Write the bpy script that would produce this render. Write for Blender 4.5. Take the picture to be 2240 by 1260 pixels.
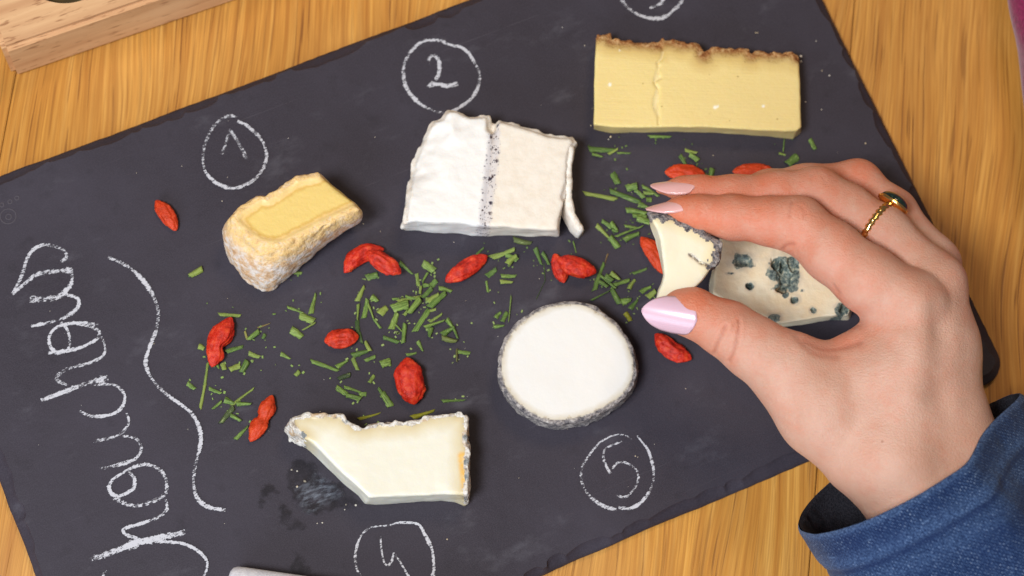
import bpy, bmesh, math, random
import numpy as np
from mathutils import Vector, Matrix, Euler

random.seed(7)
RNG = np.random.default_rng(7)
scene = bpy.context.scene
COL = scene.collection
for o in list(bpy.data.objects):
    bpy.data.objects.remove(o)

# ------------------------------------------------------------------ camera
FPX = 4750.0                                   # focal length in photo pixels (2240 wide)
CR = np.array([[0.99777974, 0.0, 0.06660022],
               [0.01747925, -0.96494551, -0.26186762],
               [0.06426558, 0.26245032, -0.96280308]])
CL = np.array([-0.02666355, -0.17551344, 0.65642788])
cam_data = bpy.data.cameras.new("camera")
cam = bpy.data.objects.new("camera", cam_data)
COL.objects.link(cam)
cam_data.sensor_width = 36.0
cam_data.lens = FPX / 2240 * 36.0
cam_data.clip_start = 0.02
cam_data.clip_end = 50
M = Matrix.Identity(4)
for i in range(3):
    M[i][0] = CR[0][i]
    M[i][1] = -CR[1][i]
    M[i][2] = -CR[2][i]
    M[i][3] = CL[i]
cam.matrix_world = M
cam_data.dof.use_dof = True
cam_data.dof.focus_distance = 0.645
cam_data.dof.aperture_fstop = 11.0
scene.camera = cam

# ------------------------------------------------------------------ light
world = bpy.data.worlds.new("World")
scene.world = world
world.use_nodes = True
bgn = world.node_tree.nodes["Background"]
bgn.inputs[0].default_value = (1.0, 0.93, 0.90, 1)
bgn.inputs[1].default_value = 0.11


def area_lamp(name, loc, target, sx, sy, power, color):
    d = bpy.data.lights.new(name, 'AREA')
    d.shape = 'RECTANGLE'
    d.size, d.size_y = sx, sy
    d.energy = power
    d.color = color
    o = bpy.data.objects.new(name, d)
    COL.objects.link(o)
    o.location = loc
    o.rotation_euler = (Vector(target) - Vector(loc)).to_track_quat('-Z', 'Y').to_euler()
    return o


area_lamp("window_light", (-0.60, -1.15, 0.62), (0, 0, 0), 1.0, 0.7, 11, (0.78, 0.88, 1.0))
area_lamp("pendant_light", (-0.42, -0.36, 1.18), (0.02, 0, 0), 0.30, 0.30, 13.8, (0.95, 0.97, 1.0))
area_lamp("ceiling_light", (0.25, 0.55, 1.2), (0, 0, 0), 0.35, 0.35, 3.6, (1.0, 0.74, 0.46))
scene.view_settings.view_transform = 'Standard'
scene.view_settings.look = 'None'
scene.view_settings.exposure = 0.0
scene.view_settings.gamma = 1.0
scene.render.engine = 'CYCLES'

ZS = 0.0050        # top of the slate


# ------------------------------------------------------------------ helpers
def P(px, py, z):
    d = CR.T @ np.array([(px - 1120) / FPX, (py - 630) / FPX, 1.0])
    return CL + d * ((z - CL[2]) / d[2])


def sc(px, py, z):
    """metres per photo pixel at that point"""
    return (CR[2] @ (P(px, py, z) - CL)) / FPX


def zoomer(x0, y0, s):
    return lambda X, Y: (x0 + X / s, y0 + Y / s)


def hash3(i, j, k, seed):
    n = (i.astype(np.int64) * 374761393 + j.astype(np.int64) * 668265263 + k.astype(np.int64) * 2147483647 + seed * 144665)
    n = (n ^ (n >> 13)) * 1274126177
    n = n ^ (n >> 16)
    return (n & 0xFFFFFF) / float(0xFFFFFF) * 2 - 1


def vnoise(p, freq, seed=0):
    q = np.asarray(p) * freq
    i = np.floor(q).astype(np.int64)
    f = q - i
    f = f * f * (3 - 2 * f)
    out = 0
    for a in (0, 1):
        for b in (0, 1):
            for c in (0, 1):
                w = (f[..., 0] if a else 1 - f[..., 0]) * (f[..., 1] if b else 1 - f[..., 1]) * (f[..., 2] if c else 1 - f[..., 2])
                out = out + w * hash3(i[..., 0] + a, i[..., 1] + b, i[..., 2] + c, seed)
    return out


def fbm(p, freq, octs=3, seed=0):
    s, a = 0, 1.0
    for o in range(octs):
        s = s + a * vnoise(p, freq * 2 ** o, seed + o * 17)
        a *= 0.5
    return s


def smin(a, b, k):
    h = np.maximum(k - np.abs(a - b), 0) / k
    return np.minimum(a, b) - h * h * k * 0.25


def smax(a, b, k):
    return -smin(-a, -b, k)


def nets(F, lo, h):
    """surface nets of the zero level of F"""
    S = F < 0
    c = np.zeros(tuple(n - 1 for n in F.shape), np.int8)
    nx, ny, nz = F.shape
    for a in (0, 1):
        for b in (0, 1):
            for d in (0, 1):
                c += S[a:nx - 1 + a, b:ny - 1 + b, d:nz - 1 + d]
    mask = (c > 0) & (c < 8)
    idx = np.full(mask.shape, -1, np.int64)
    ci = np.argwhere(mask)
    idx[mask] = np.arange(len(ci))
    pos = np.zeros((len(ci), 3))
    num = np.zeros(len(ci))
    cs = [(a, b, d) for a in (0, 1) for b in (0, 1) for d in (0, 1)]
    for u in range(8):
        for v in range(u + 1, 8):
            A, B = np.array(cs[u]), np.array(cs[v])
            if np.abs(A - B).sum() != 1:
                continue
            fa = F[tuple((ci + A).T)]
            fb = F[tuple((ci + B).T)]
            cr = (fa < 0) != (fb < 0)
            t = np.where(cr, fa / np.where(cr, fa - fb, 1), 0)
            pos += np.where(cr[:, None], A + t[:, None] * (B - A), 0)
            num += cr
    V = lo + h * (ci + pos / num[:, None])
    quads = []
    for ax in range(3):
        sl0 = [slice(None)] * 3
        sl1 = [slice(None)] * 3
        sl0[ax] = slice(0, -1)
        sl1[ax] = slice(1, None)
        s0, s1 = S[tuple(sl0)], S[tuple(sl1)]
        e = np.argwhere(s0 != s1)
        b1, b2 = (ax + 1) % 3, (ax + 2) % 3
        ok = (e[:, b1] > 0) & (e[:, b2] > 0) & (e[:, b1] < F.shape[b1] - 1) & (e[:, b2] < F.shape[b2] - 1)
        e = e[ok]
        inside = S[tuple(e.T)]
        o1 = np.zeros(3, int)
        o1[b1] = 1
        o2 = np.zeros(3, int)
        o2[b2] = 1
        q = np.stack([idx[tuple((e - o1 - o2).T)], idx[tuple((e - o2).T)], idx[tuple(e.T)], idx[tuple((e - o1).T)]], 1)
        q[~inside] = q[~inside][:, ::-1]
        quads.append(q)
    return V, np.concatenate(quads)


def trilin(F, lo, h, V):
    q = (V - lo) / h
    i = np.clip(np.floor(q).astype(int), 0, np.array(F.shape) - 2)
    f = q - i
    out = 0
    for a in (0, 1):
        for b in (0, 1):
            for c in (0, 1):
                w = (f[:, 0] if a else 1 - f[:, 0]) * (f[:, 1] if b else 1 - f[:, 1]) * (f[:, 2] if c else 1 - f[:, 2])
                out = out + w * F[i[:, 0] + a, i[:, 1] + b, i[:, 2] + c]
    return out


def vnormals(V, Q):
    n = np.zeros_like(V)
    fn = np.cross(V[Q[:, 2]] - V[Q[:, 0]], V[Q[:, 3]] - V[Q[:, 1]])
    for k in range(4):
        np.add.at(n, Q[:, k], fn)
    return n / (np.linalg.norm(n, axis=1, keepdims=True) + 1e-20)


def link(name, me, mat=None, parent=None, loc=None):
    o = bpy.data.objects.new(name, me)
    COL.objects.link(o)
    if mat is not None and me is not None and not me.materials:
        me.materials.append(mat)
    if parent is not None:
        o.parent = parent
    if loc is not None:
        o.location = loc
    return o


def tag(o, label=None, cat=None, group=None, kind=None):
    if label:
        o["label"] = label
    if cat:
        o["category"] = cat
    if group:
        o["group"] = group
    if kind:
        o["kind"] = kind
    return o


def thing(name, loc, label, cat, group=None):
    o = link(name, None, loc=loc)
    o.empty_display_size = 0.01
    return tag(o, label, cat, group)


def pymesh(name, V, F, smooth=True, attrs=None, normals=None):
    me = bpy.data.meshes.new(name)
    me.from_pydata([tuple(v) for v in V], [], [tuple(int(i) for i in f) for f in F])
    me.update()
    if smooth:
        me.polygons.foreach_set("use_smooth", [True] * len(me.polygons))
    if attrs:
        for k, a in attrs.items():
            at = me.attributes.new(k, 'FLOAT', 'POINT')
            at.data.foreach_set("value", np.asarray(a, np.float32))
    if normals is not None:
        me.normals_split_custom_set_from_vertices([tuple(n) for n in normals])
    return me


def quadmesh(name, V, Q, attrs=None, normals=None):
    me = bpy.data.meshes.new(name)
    me.vertices.add(len(V))
    me.vertices.foreach_set("co", np.asarray(V, np.float32).ravel())
    me.loops.add(len(Q) * 4)
    me.loops.foreach_set("vertex_index", np.asarray(Q, np.int32).ravel())
    me.polygons.add(len(Q))
    me.polygons.foreach_set("loop_start", np.arange(0, len(Q) * 4, 4, dtype=np.int32))
    me.polygons.foreach_set("loop_total", np.full(len(Q), 4, np.int32))
    me.update(calc_edges=True)
    me.validate()
    me.polygons.foreach_set("use_smooth", np.ones(len(me.polygons), bool))
    if attrs:
        for k, a in attrs.items():
            at = me.attributes.new(k, 'FLOAT', 'POINT')
            at.data.foreach_set("value", np.asarray(a, np.float32))
    if normals is not None:
        me.normals_split_custom_set_from_vertices(np.asarray(normals).tolist())
    return me


def submesh(V, Q, sel, attrs, normals):
    q = Q[sel]
    used, inv = np.unique(q.ravel(), return_inverse=True)
    return V[used], inv.reshape(q.shape), {k: a[used] for k, a in attrs.items()}, normals[used]


def catmull(pts, n, closed=False):
    pts = np.asarray(pts, float)
    N = len(pts)
    out = []
    rng = N if closed else N - 1
    for i in range(rng):
        if closed:
            p0, p1, p2, p3 = pts[(i - 1) % N], pts[i], pts[(i + 1) % N], pts[(i + 2) % N]
        else:
            p0, p1, p2, p3 = pts[max(i - 1, 0)], pts[i], pts[i + 1], pts[min(i + 2, N - 1)]
        for k in range(n):
            t = k / n
            out.append(0.5 * ((2 * p1) + (-p0 + p2) * t + (2 * p0 - 5 * p1 + 4 * p2 - p3) * t * t + (-p0 + 3 * p1 - 3 * p2 + p3) * t ** 3))
    if not closed:
        out.append(pts[-1])
    return np.array(out)


def seg_dist(x, y, A, B):
    d = B - A
    L = d @ d + 1e-18
    t = np.clip(((x - A[0]) * d[0] + (y - A[1]) * d[1]) / L, 0, 1)
    return np.hypot(x - A[0] - t * d[0], y - A[1] - t * d[1])


def line_dist(x, y, pts):
    r = np.full(np.shape(x), 1e9)
    for a, b in zip(pts[:-1], pts[1:]):
        r = np.minimum(r, seg_dist(x, y, a, b))
    return r


def poly_sd(x, y, poly):
    n = len(poly)
    d = np.full(x.shape, 1e9)
    ins = np.zeros(x.shape, bool)
    for i in range(n):
        a, b = poly[i], poly[(i + 1) % n]
        d = np.minimum(d, seg_dist(x, y, a, b))
        cond = (a[1] > y) != (b[1] > y)
        xi = (b[0] - a[0]) * (y - a[1]) / (b[1] - a[1] + 1e-18) + a[0]
        ins ^= cond & (x < xi)
    return np.where(ins, -d, d)


# ------------------------------------------------------------------ material helper
class NT:
    def __init__(self, name):
        self.m = bpy.data.materials.new(name)
        self.m.use_nodes = True
        self.t = self.m.node_tree
        self.t.nodes.clear()
        self.out = self.t.nodes.new('ShaderNodeOutputMaterial')
        self._tc = None

    def n(self, typ, **kw):
        nd = self.t.nodes.new(typ)
        for k, v in kw.items():
            setattr(nd, k, v)
        return nd

    def set(self, sock, v):
        if isinstance(v, bpy.types.NodeSocket):
            self.t.links.new(v, sock)
        elif v is not None:
            if isinstance(v, (tuple, list)) and len(v) == 3 and sock.type == 'RGBA':
                v = (*v, 1)
            sock.default_value = v

    def obj(self):
        if self._tc is None:
            self._tc = self.n('ShaderNodeTexCoord')
        return self._tc.outputs['Object']

    def uv(self):
        self.obj()
        return self._tc.outputs['UV']

    def map(self, scale=(1, 1, 1), rot=(0, 0, 0), loc=(0, 0, 0), vec=None):
        nd = self.n('ShaderNodeMapping')
        self.set(nd.inputs['Vector'], vec if vec is not None else self.obj())
        nd.inputs['Scale'].default_value = scale
        nd.inputs['Rotation'].default_value = rot
        nd.inputs['Location'].default_value = loc
        return nd.outputs[0]

    def attr(self, name):
        nd = self.n('ShaderNodeAttribute', attribute_name=name)
        return nd.outputs['Fac']

    def noise(self, scale, detail=3, rough=0.55, vec=None, dist=0.0):
        nd = self.n('ShaderNodeTexNoise')
        self.set(nd.inputs['Vector'], vec if vec is not None else self.obj())
        nd.inputs['Scale'].default_value = scale
        nd.inputs['Detail'].default_value = detail
        nd.inputs['Roughness'].default_value = rough
        nd.inputs['Distortion'].default_value = dist
        return nd.outputs[0]

    def voro(self, scale, vec=None, feature='F1'):
        nd = self.n('ShaderNodeTexVoronoi', feature=feature)
        self.set(nd.inputs['Vector'], vec if vec is not None else self.obj())
        nd.inputs['Scale'].default_value = scale
        return nd.outputs['Distance'], nd.outputs['Color'] if 'Color' in nd.outputs else None

    def math(self, op, a, b=None, c=None, clamp=False):
        nd = self.n('ShaderNodeMath', operation=op, use_clamp=clamp)
        self.set(nd.inputs[0], a)
        if b is not None:
            self.set(nd.inputs[1], b)
        if c is not None:
            self.set(nd.inputs[2], c)
        return nd.outputs[0]

    def rng(self, v, a, b, c=0.0, d=1.0, smooth=True):
        nd = self.n('ShaderNodeMapRange', interpolation_type='SMOOTHSTEP' if smooth else 'LINEAR')
        self.set(nd.inputs[0], v)
        for i, q in enumerate((a, b, c, d)):
            nd.inputs[1 + i].default_value = q
        return nd.outputs[0]

    def ramp(self, fac, stops, interp='LINEAR'):
        nd = self.n('ShaderNodeValToRGB')
        self.set(nd.inputs[0], fac)
        cr = nd.color_ramp
        cr.interpolation = interp
        while len(cr.elements) < len(stops):
            cr.elements.new(0.5)
        for e, (p, c) in zip(cr.elements, stops):
            e.position = p
            e.color = (*c, 1)
        return nd.outputs[0]

    def mix(self, fac, a, b, blend='MIX'):
        nd = self.n('ShaderNodeMix', data_type='RGBA', blend_type=blend)
        self.set(nd.inputs[0], fac)
        self.set(nd.inputs[6], a)
        self.set(nd.inputs[7], b)
        return nd.outputs[2]

    def bump(self, h, strength=0.5, dist=0.001, normal=None):
        nd = self.n('ShaderNodeBump')
        nd.inputs['Strength'].default_value = strength
        nd.inputs['Distance'].default_value = dist
        self.set(nd.inputs['Height'], h)
        if normal is not None:
            self.set(nd.inputs['Normal'], normal)
        return nd.outputs[0]

    def bsdf(self, color, rough=0.5, spec=0.5, normal=None, sss=0.0, ssr=(1, 0.4, 0.2), ssscale=0.003, metal=0.0, coat=0.0, sheen=0.0, alpha=None):
        nd = self.n('ShaderNodeBsdfPrincipled')
        self.set(nd.inputs['Base Color'], color)
        self.set(nd.inputs['Roughness'], rough)
        self.set(nd.inputs['Specular IOR Level'], spec)
        self.set(nd.inputs['Metallic'], metal)
        if sss:
            nd.inputs['Subsurface Weight'].default_value = sss
            nd.inputs['Subsurface Radius'].default_value = ssr
            nd.inputs['Subsurface Scale'].default_value = ssscale
        nd.inputs['Coat Weight'].default_value = coat
        nd.inputs['Coat Roughness'].default_value = 0.08
        nd.inputs['Sheen Weight'].default_value = sheen
        if normal is not None:
            self.set(nd.inputs['Normal'], normal)
        if alpha is not None:
            self.set(nd.inputs['Alpha'], alpha)
        self.t.links.new(nd.outputs[0], self.out.inputs[0])
        return self.m

    def objrand(self):
        return self.n('ShaderNodeObjectInfo').outputs['Random']


def srgb(r, g, b):
    f = lambda v: (v / 255 / 12.92) if v / 255 <= 0.04045 else ((v / 255 + 0.055) / 1.055) ** 2.4
    return (f(r), f(g), f(b))


# ------------------------------------------------------------------ table
def mat_table():
    m = NT("oak_table")
    inf = m.n('ShaderNodeObjectInfo')
    off = m.n('ShaderNodeVectorMath', operation='ADD')
    m.set(off.inputs[0], m.obj())
    cmb = m.n('ShaderNodeCombineXYZ')
    m.set(cmb.inputs[1], m.math('MULTIPLY', inf.outputs['Random'], 7.0))
    m.set(cmb.inputs[0], m.math('MULTIPLY', inf.outputs['Random'], 3.0))
    m.t.links.new(cmb.outputs[0], off.inputs[1])
    v = off.outputs[0]
    wob = m.noise(9, 2, 0.5, m.map((1, 0.45, 1), vec=v))
    # bend the grain slightly
    sep = m.n('ShaderNodeSeparateXYZ')
    m.set(sep.inputs[0], v)
    xx = m.math('ADD', sep.outputs[0], m.math('MULTIPLY', m.math('SUBTRACT', wob, 0.5), 0.05))
    cv = m.n('ShaderNodeCombineXYZ')
    m.set(cv.inputs[0], xx)
    m.set(cv.inputs[1], sep.outputs[1])
    m.set(cv.inputs[2], sep.outputs[2])
    g = cv.outputs[0]
    broad = m.noise(1, 3, 0.5, m.map((75, 3.0, 1), vec=g))
    rings = m.noise(1, 4, 0.6, m.map((420, 7, 1), vec=g))
    fib = m.noise(1, 3, 0.6, m.map((1500, 30, 1), vec=g))
    pore = m.noise(1, 2, 0.5, m.map((1200, 26, 1), vec=g))
    patch = m.noise(14, 2, 0.5, v)
    col = m.ramp(rings, [(0.25, srgb(182, 118, 44)), (0.5, srgb(218, 157, 70)), (0.75, srgb(234, 180, 94))])
    col = m.mix(m.rng(broad, 0.35, 0.68), m.mix(0.4, col, srgb(166, 102, 36)), col)
    col = m.mix(m.math('MULTIPLY', m.rng(patch, 0.45, 0.7), 0.35), col, srgb(220, 166, 92))
    col = m.mix(m.math('MULTIPLY', m.rng(fib, 0.35, 0.62), 0.45), col, srgb(156, 98, 36))
    pm = m.math('MULTIPLY', m.rng(pore, 0.57, 0.65), m.rng(broad, 0.3, 0.62, 0.75, 0.25))
    col = m.mix(pm, col, srgb(112, 64, 24))
    h = m.math('SUBTRACT', m.math('MULTIPLY', fib, 0.4), pm)
    return m.bsdf(col, m.rng(patch, 0.3, 0.7, 0.38, 0.5), 0.35, m.bump(h, 0.25, 0.0004))


sA, sB = P(1870, 0, 0), P(1786, 1050, 0)
tdir = (sA - sB)[:2]
tdir /= np.linalg.norm(tdir)
tang = math.atan2(-tdir[0], tdir[1])
tx = np.array([tdir[1], -tdir[0]])
offR = sB[:2] @ tx
offL = P(8, 300, 0)[:2] @ tx
table = link("table_top", None)
tag(table, "honey coloured oak plank table under the slate board", "table", kind="structure")
table.rotation_euler = (0, 0, tang)
TM = mat_table()
wpl = offR - offL
for k, x0 in enumerate((offL - wpl, offL, offR)):
    bm = bmesh.new()
    bmesh.ops.create_cube(bm, size=1)
    for v in bm.verts:
        v.co.x = (v.co.x) * (wpl - 0.0003)
        v.co.y *= 1.3
        v.co.z = (v.co.z - 0.5) * 0.022
    bmesh.ops.bevel(bm, geom=bm.edges[:], offset=0.0003, segments=2, affect='EDGES')
    me = bpy.data.meshes.new("plank")
    bm.to_mesh(me)
    bm.free()
    o = link("plank", me, TM, table, (x0 + wpl / 2, [0.11, 0.0, -0.07][k], 0))

# ------------------------------------------------------------------ slate board
SW, SH = 0.300, 0.180
SROT = math.radians(23.5)
ctr = (P(-222.4, 477.9, 0) + P(1672, -240.9, 0) + P(2204, 827.2, 0) + P(236.5, 1660.4, 0)) / 4


def mat_slate():
    m = NT("slate_stone")
    big = m.noise(22, 4, 0.6)
    fine = m.noise(2600, 2, 0.7)
    mid = m.noise(160, 4, 0.6)
    col = m.ramp(big, [(0.25, srgb(44, 40, 49)), (0.5, srgb(54, 50, 59)), (0.75, srgb(64, 60, 70))])
    col = m.mix(m.rng(fine, 0.35, 0.7, 0, 0.4), col, srgb(78, 72, 82))
    col = m.mix(m.rng(mid, 0.55, 0.8, 0, 0.3), col, srgb(34, 31, 36))
    scr = m.noise(1, 2, 0.6, m.map((9, 900, 1), rot=(0, 0, math.radians(17))))
    scr2 = m.noise(1, 2, 0.6, m.map((12, 1100, 1), rot=(0, 0, math.radians(-52))))
    sm = m.math('MAXIMUM', m.rng(scr, 0.70, 0.76), m.rng(scr2, 0.71, 0.77))
    col = m.mix(m.math('MULTIPLY', sm, m.rng(m.noise(35, 3), 0.45, 0.7, 0.0, 0.35)), col, srgb(120, 116, 124))
    dust = m.noise(48, 5, 0.65, m.map((1, 1.8, 1), rot=(0, 0, 0.6)))
    col = m.mix(m.rng(dust, 0.56, 0.8, 0.0, 0.14), col, srgb(150, 150, 160))
    hh = m.math('ADD', m.math('MULTIPLY', fine, 0.25), mid)
    return m.bsdf(col, m.rng(big, 0.3, 0.7, 0.55, 0.68), 0.22, m.bump(hh, 0.35, 0.0006))


def slate_mesh():
    r = 0.0075
    loop, nrm = [], []
    step = 0.0006
    hx, hy = SW / 2, SH / 2
    corners = [(hx - r, hy - r, 0), (-hx + r, hy - r, 90), (-hx + r, -hy + r, 180), (hx - r, -hy + r, 270)]
    for (cx, cy, a0), nxt in zip(corners, corners[1:] + corners[:1]):
        for k in range(16):
            a = math.radians(a0 + 90 * k / 15)
            loop.append((cx + r * math.cos(a), cy + r * math.sin(a)))
            nrm.append((math.cos(a), math.sin(a)))
        a = math.radians(a0 + 90)
        A = np.array((cx + r * math.cos(a), cy + r * math.sin(a)))
        b = math.radians(nxt[2])
        B = np.array((nxt[0] + r * math.cos(b), nxt[1] + r * math.sin(b)))
        n = int(np.linalg.norm(B - A) / step)
        for k in range(1, n):
            loop.append(tuple(A + (B - A) * k / n))
            nrm.append((math.cos(a), math.sin(a)))
    loop, nrm = np.array(loop), np.array(nrm)
    N = len(loop)
    ds = np.linalg.norm(np.roll(loop, -1, 0) - loop, axis=1)
    s = np.concatenate([[0], np.cumsum(ds)[:-1]])
    L = ds.sum()
    # knapped chips along the rim
    inset = np.full(N, 0.0016)
    dep = np.zeros(N)
    rr = random.Random(5)
    pos = 0
    while pos < L:
        ln = rr.choice([0.005, 0.008, 0.011, 0.015, 0.024]) * rr.uniform(0.8, 1.25)
        amp = rr.uniform(0.0006, 0.0028)
        skew = rr.uniform(0.7, 1.5)
        u = ((s - pos) % L) / ln
        ok = (u > 0) & (u < 1)
        prof = np.where(ok, np.sqrt(np.clip(1 - np.abs(2 * np.clip(u, 0, 1) ** skew - 1) ** 2.3, 0, 1)), 0)
        inset = np.maximum(inset, 0.0016 + amp * prof)
        dep = np.maximum(dep, prof * rr.uniform(0.2, 0.6))
        pos += ln * rr.choice([0.5, 0.7, 0.85, 0.95, 1.2])
    pp = np.stack([loop[:, 0], loop[:, 1], loop[:, 0] * 0], 1)
    inset += 0.00016 * vnoise(pp, 500, 3) * (inset / 0.003)
    ob = 0.00025 * vnoise(pp, 90, 9) + 0.00008 * vnoise(pp, 500, 8)
    rings = []
    prof = [(-0.0006, 0.0000), (0.0, 0.0006), (0.0, 0.0022), (0.25, 0.0031), (0.62, 0.0039), (0.92, 0.0046), (1.0, ZS)]
    for f, z in prof:
        off = (inset * f if f >= 0 else 0.0006) - ob
        zz = np.full(N, z)
        if 0 < f < 0.95:
            zz = z - 0.0007 * dep * (1 - abs(2 * f - 1))
        if f == 0.0 and z > 0.001:
            zz = z - 0.0004 * vnoise(pp, 90, 4)
        rings.append(np.column_stack([loop - nrm * off[:, None], zz]))
    V = np.concatenate(rings)
    F = []
    K = len(rings)
    for k in range(K - 1):
        for i in range(N):
            j = (i + 1) % N
            F.append((k * N + i, k * N + j, (k + 1) * N + j, (k + 1) * N + i))
    F.append(tuple((K - 1) * N + i for i in range(N)))
    F.append(tuple(reversed(range(N))))
    me = pymesh("slate_body", V, F, smooth=True)
    sm = np.ones(len(me.polygons), bool)
    sm[-2:] = False
    me.polygons.foreach_set("use_smooth", sm)
    # crisp rim between chips and top face
    ed = np.zeros(len(me.edges), bool)
    a = np.zeros(len(me.edges) * 2, np.int32)
    me.edges.foreach_get("vertices", a)
    a = a.reshape(-1, 2)
    ed = (a.min(1) >= (K - 1) * N) | ((a.max(1) < N))
    at = me.attributes.new("sharp_edge", 'BOOLEAN', 'EDGE')
    at.data.foreach_set("value", ed)
    return me


slate = thing("slate_board", (ctr[0], ctr[1], 0), "dark grey slate serving board with chipped edges and chalk numbers", "slate board")
slate.rotation_euler = (0, 0, SROT)
SM = mat_slate()
link("slate_body", slate_mesh(), SM, slate)
SINV = Matrix.Rotation(-SROT, 4, 'Z') @ Matrix.Translation((-ctr[0], -ctr[1], 0))


def to_slate(p):
    return SINV @ Vector(p)


# ------------------------------------------------------------------ chalk
def mat_chalk():
    m = NT("chalk")
    uvs = m.n('ShaderNodeSeparateXYZ')
    m.set(uvs.inputs[0], m.uv())
    v = m.math('ABSOLUTE', uvs.outputs[1])
    g1 = m.noise(1, 3, 0.65, m.map((620, 2100, 1), rot=(0, 0, math.radians(-38))))
    g2 = m.noise(900, 2, 0.5)
    g3 = m.noise(3600, 1, 0.5)
    t = m.math('ADD', m.math('MULTIPLY', g1, 0.75), m.math('ADD', m.math('MULTIPLY', g2, 0.35), m.math('MULTIPLY', g3, 0.3)))
    edge = m.rng(v, 0.30, 1.0, 0.0, 0.36)
    pres = m.attr("press")
    f = m.math('SUBTRACT', m.math('SUBTRACT', m.math('ADD', t, m.math('MULTIPLY', pres, 0.16)), edge), 0.675)
    fac = m.rng(f, -0.03, 0.10, 0.0, 0.92)
    tr = m.n('ShaderNodeBsdfTransparent')
    df = m.n('ShaderNodeBsdfDiffuse')
    df.inputs[0].default_value = (0.64, 0.64, 0.69, 1)
    mx = m.n('ShaderNodeMixShader')
    m.set(mx.inputs[0], fac)
    m.t.links.new(tr.outputs[0], mx.inputs[1])
    m.t.links.new(df.outputs[0], mx.inputs[2])
    m.t.links.new(mx.outputs[0], m.out.inputs[0])
    return m.m


CH = mat_chalk()
chalk_z = [ZS + 0.00006]


def stroke(name, pts, w, zf, label=None, press=0.35):
    """a chalk line along a traced path; w in photo pixels (one value or a pair start,end)"""
    pts = [zf(*p) for p in pts]
    c = catmull(np.array(pts), 10)
    L = np.concatenate([[0], np.cumsum(np.linalg.norm(np.diff(c, axis=0), axis=1))])
    n = max(int(L[-1] / 3.0), 4)
    s = np.linspace(0, L[-1], n)
    c = np.column_stack([np.interp(s, L, c[:, 0]), np.interp(s, L, c[:, 1])])
    W = np.array([to_slate(P(x, y, ZS)) for x, y in c])
    t = np.gradient(W, axis=0)
    t /= np.linalg.norm(t, axis=1, keepdims=True) + 1e-12
    nn = np.column_stack([-t[:, 1], t[:, 0], 0 * t[:, 0]])
    w0, w1 = (w, w) if np.isscalar(w) else w
    q = vnoise(np.column_stack([s * 0.05, s * 0, s * 0 + chalk_z[0] * 9e5]), 1.0, 2)
    ww = (np.linspace(w0, w1, n) * (1 + 0.22 * q)) * 0.5 * sc(*c[n // 2], ZS) * 1.36
    z = chalk_z[0] + np.linspace(0, 0.00002, n)
    chalk_z[0] += 0.00003
    if chalk_z[0] > ZS + 0.0006:
        chalk_z[0] = ZS + 0.00006
    V, F, UV = [], [], []
    for i in range(n):
        for k, vv in enumerate((-1, 0, 1)):
            p = W[i] + nn[i] * ww[i] * vv
            V.append((p[0], p[1], z[i]))
    for i in range(n - 1):
        for k in (0, 1):
            F.append((i * 3 + k, (i + 1) * 3 + k, (i + 1) * 3 + k + 1, i * 3 + k + 1))
    pr = press + 0.6 * vnoise(np.column_stack([s * 0.02 + 5, s * 0, s * 0 + chalk_z[0] * 5e5]), 1.0, 6)
    ends = np.minimum(s, s[-1] - s) / 12
    pr = pr - 1.0 * (1 - np.clip(ends, 0, 1)) * 0.6
    me = pymesh(name, V, F, attrs={"press": np.repeat(pr, 3)})
    uvl = me.uv_layers.new(name="UVMap")
    for lp in me.loops:
        vi = lp.vertex_index
        uvl.data[lp.index].uv = (s[vi // 3] / 100, (vi % 3) - 1)
    o = link(name, me, CH, slate)
    if label:
        o["label"] = label
    return o


Zw = zoomer(0, 480, 1.615)
letters = [
    ([(215, 150), (235, 135), (225, 110), (190, 95), (155, 90), (120, 105), (95, 140), (80, 190), (65, 225), (42, 265)], 10),
    ([(42, 265), (90, 225), (130, 195), (180, 185), (258, 180)], (9, 16)),
    ([(250, 180), (255, 215), (235, 250), (200, 275), (150, 283), (105, 283)], (9, 18)),
    ([(235, 265), (275, 280), (275, 310), (240, 340), (190, 360), (110, 378)], 9),
    ([(350, 375), (300, 366), (240, 370), (195, 385), (175, 415), (178, 450), (205, 472), (240, 460), (246, 425), (238, 390), (215, 365)], 9),
    ([(170, 472), (250, 462), (300, 447), (345, 420), (350, 395), (320, 380), (255, 364)], 9),
    ([(350, 400), (372, 450), (360, 485), (310, 510), (250, 525), (207, 550), (205, 570), (240, 588)], (8, 12)),
    ([(145, 640), (220, 612), (300, 582), (382, 560)], (12, 17)),
    ([(330, 585), (400, 585), (435, 610), (440, 645), (415, 680), (370, 695), (320, 695), (282, 678)], (8, 10)),
    ([(448, 685), (455, 720), (430, 755), (380, 775), (330, 785)], (6, 12)),
    ([(430, 765), (480, 775), (500, 810), (480, 845), (430, 865), (352, 882)], (8, 13)),
    ([(440, 885), (472, 910), (472, 950), (430, 975), (395, 970), (388, 935), (420, 905), (480, 873), (530, 868), (575, 895), (590, 940), (580, 975), (530, 1000), (470, 1012), (400, 985)], (9, 11)),
    ([(585, 990), (590, 1025), (555, 1055), (500, 1075), (445, 1092), (440, 1110), (490, 1130), (540, 1145)], (9, 9)),
    ([(318, 1204), (400, 1175), (480, 1145), (560, 1127), (655, 1105)], (20, 16)),
    ([(540, 1140), (600, 1140), (660, 1150), (710, 1180), (733, 1215), (722, 1258), (700, 1290)], (7, 8)),
    ([(374, 1238), (362, 1270), (350, 1310)], 9),
]
for k, (pts, w) in enumerate(letters):
    stroke("chalk_letter_stroke", pts, w, Zw, "white chalk handwriting running along the narrow side" if k == 0 else None)
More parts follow.
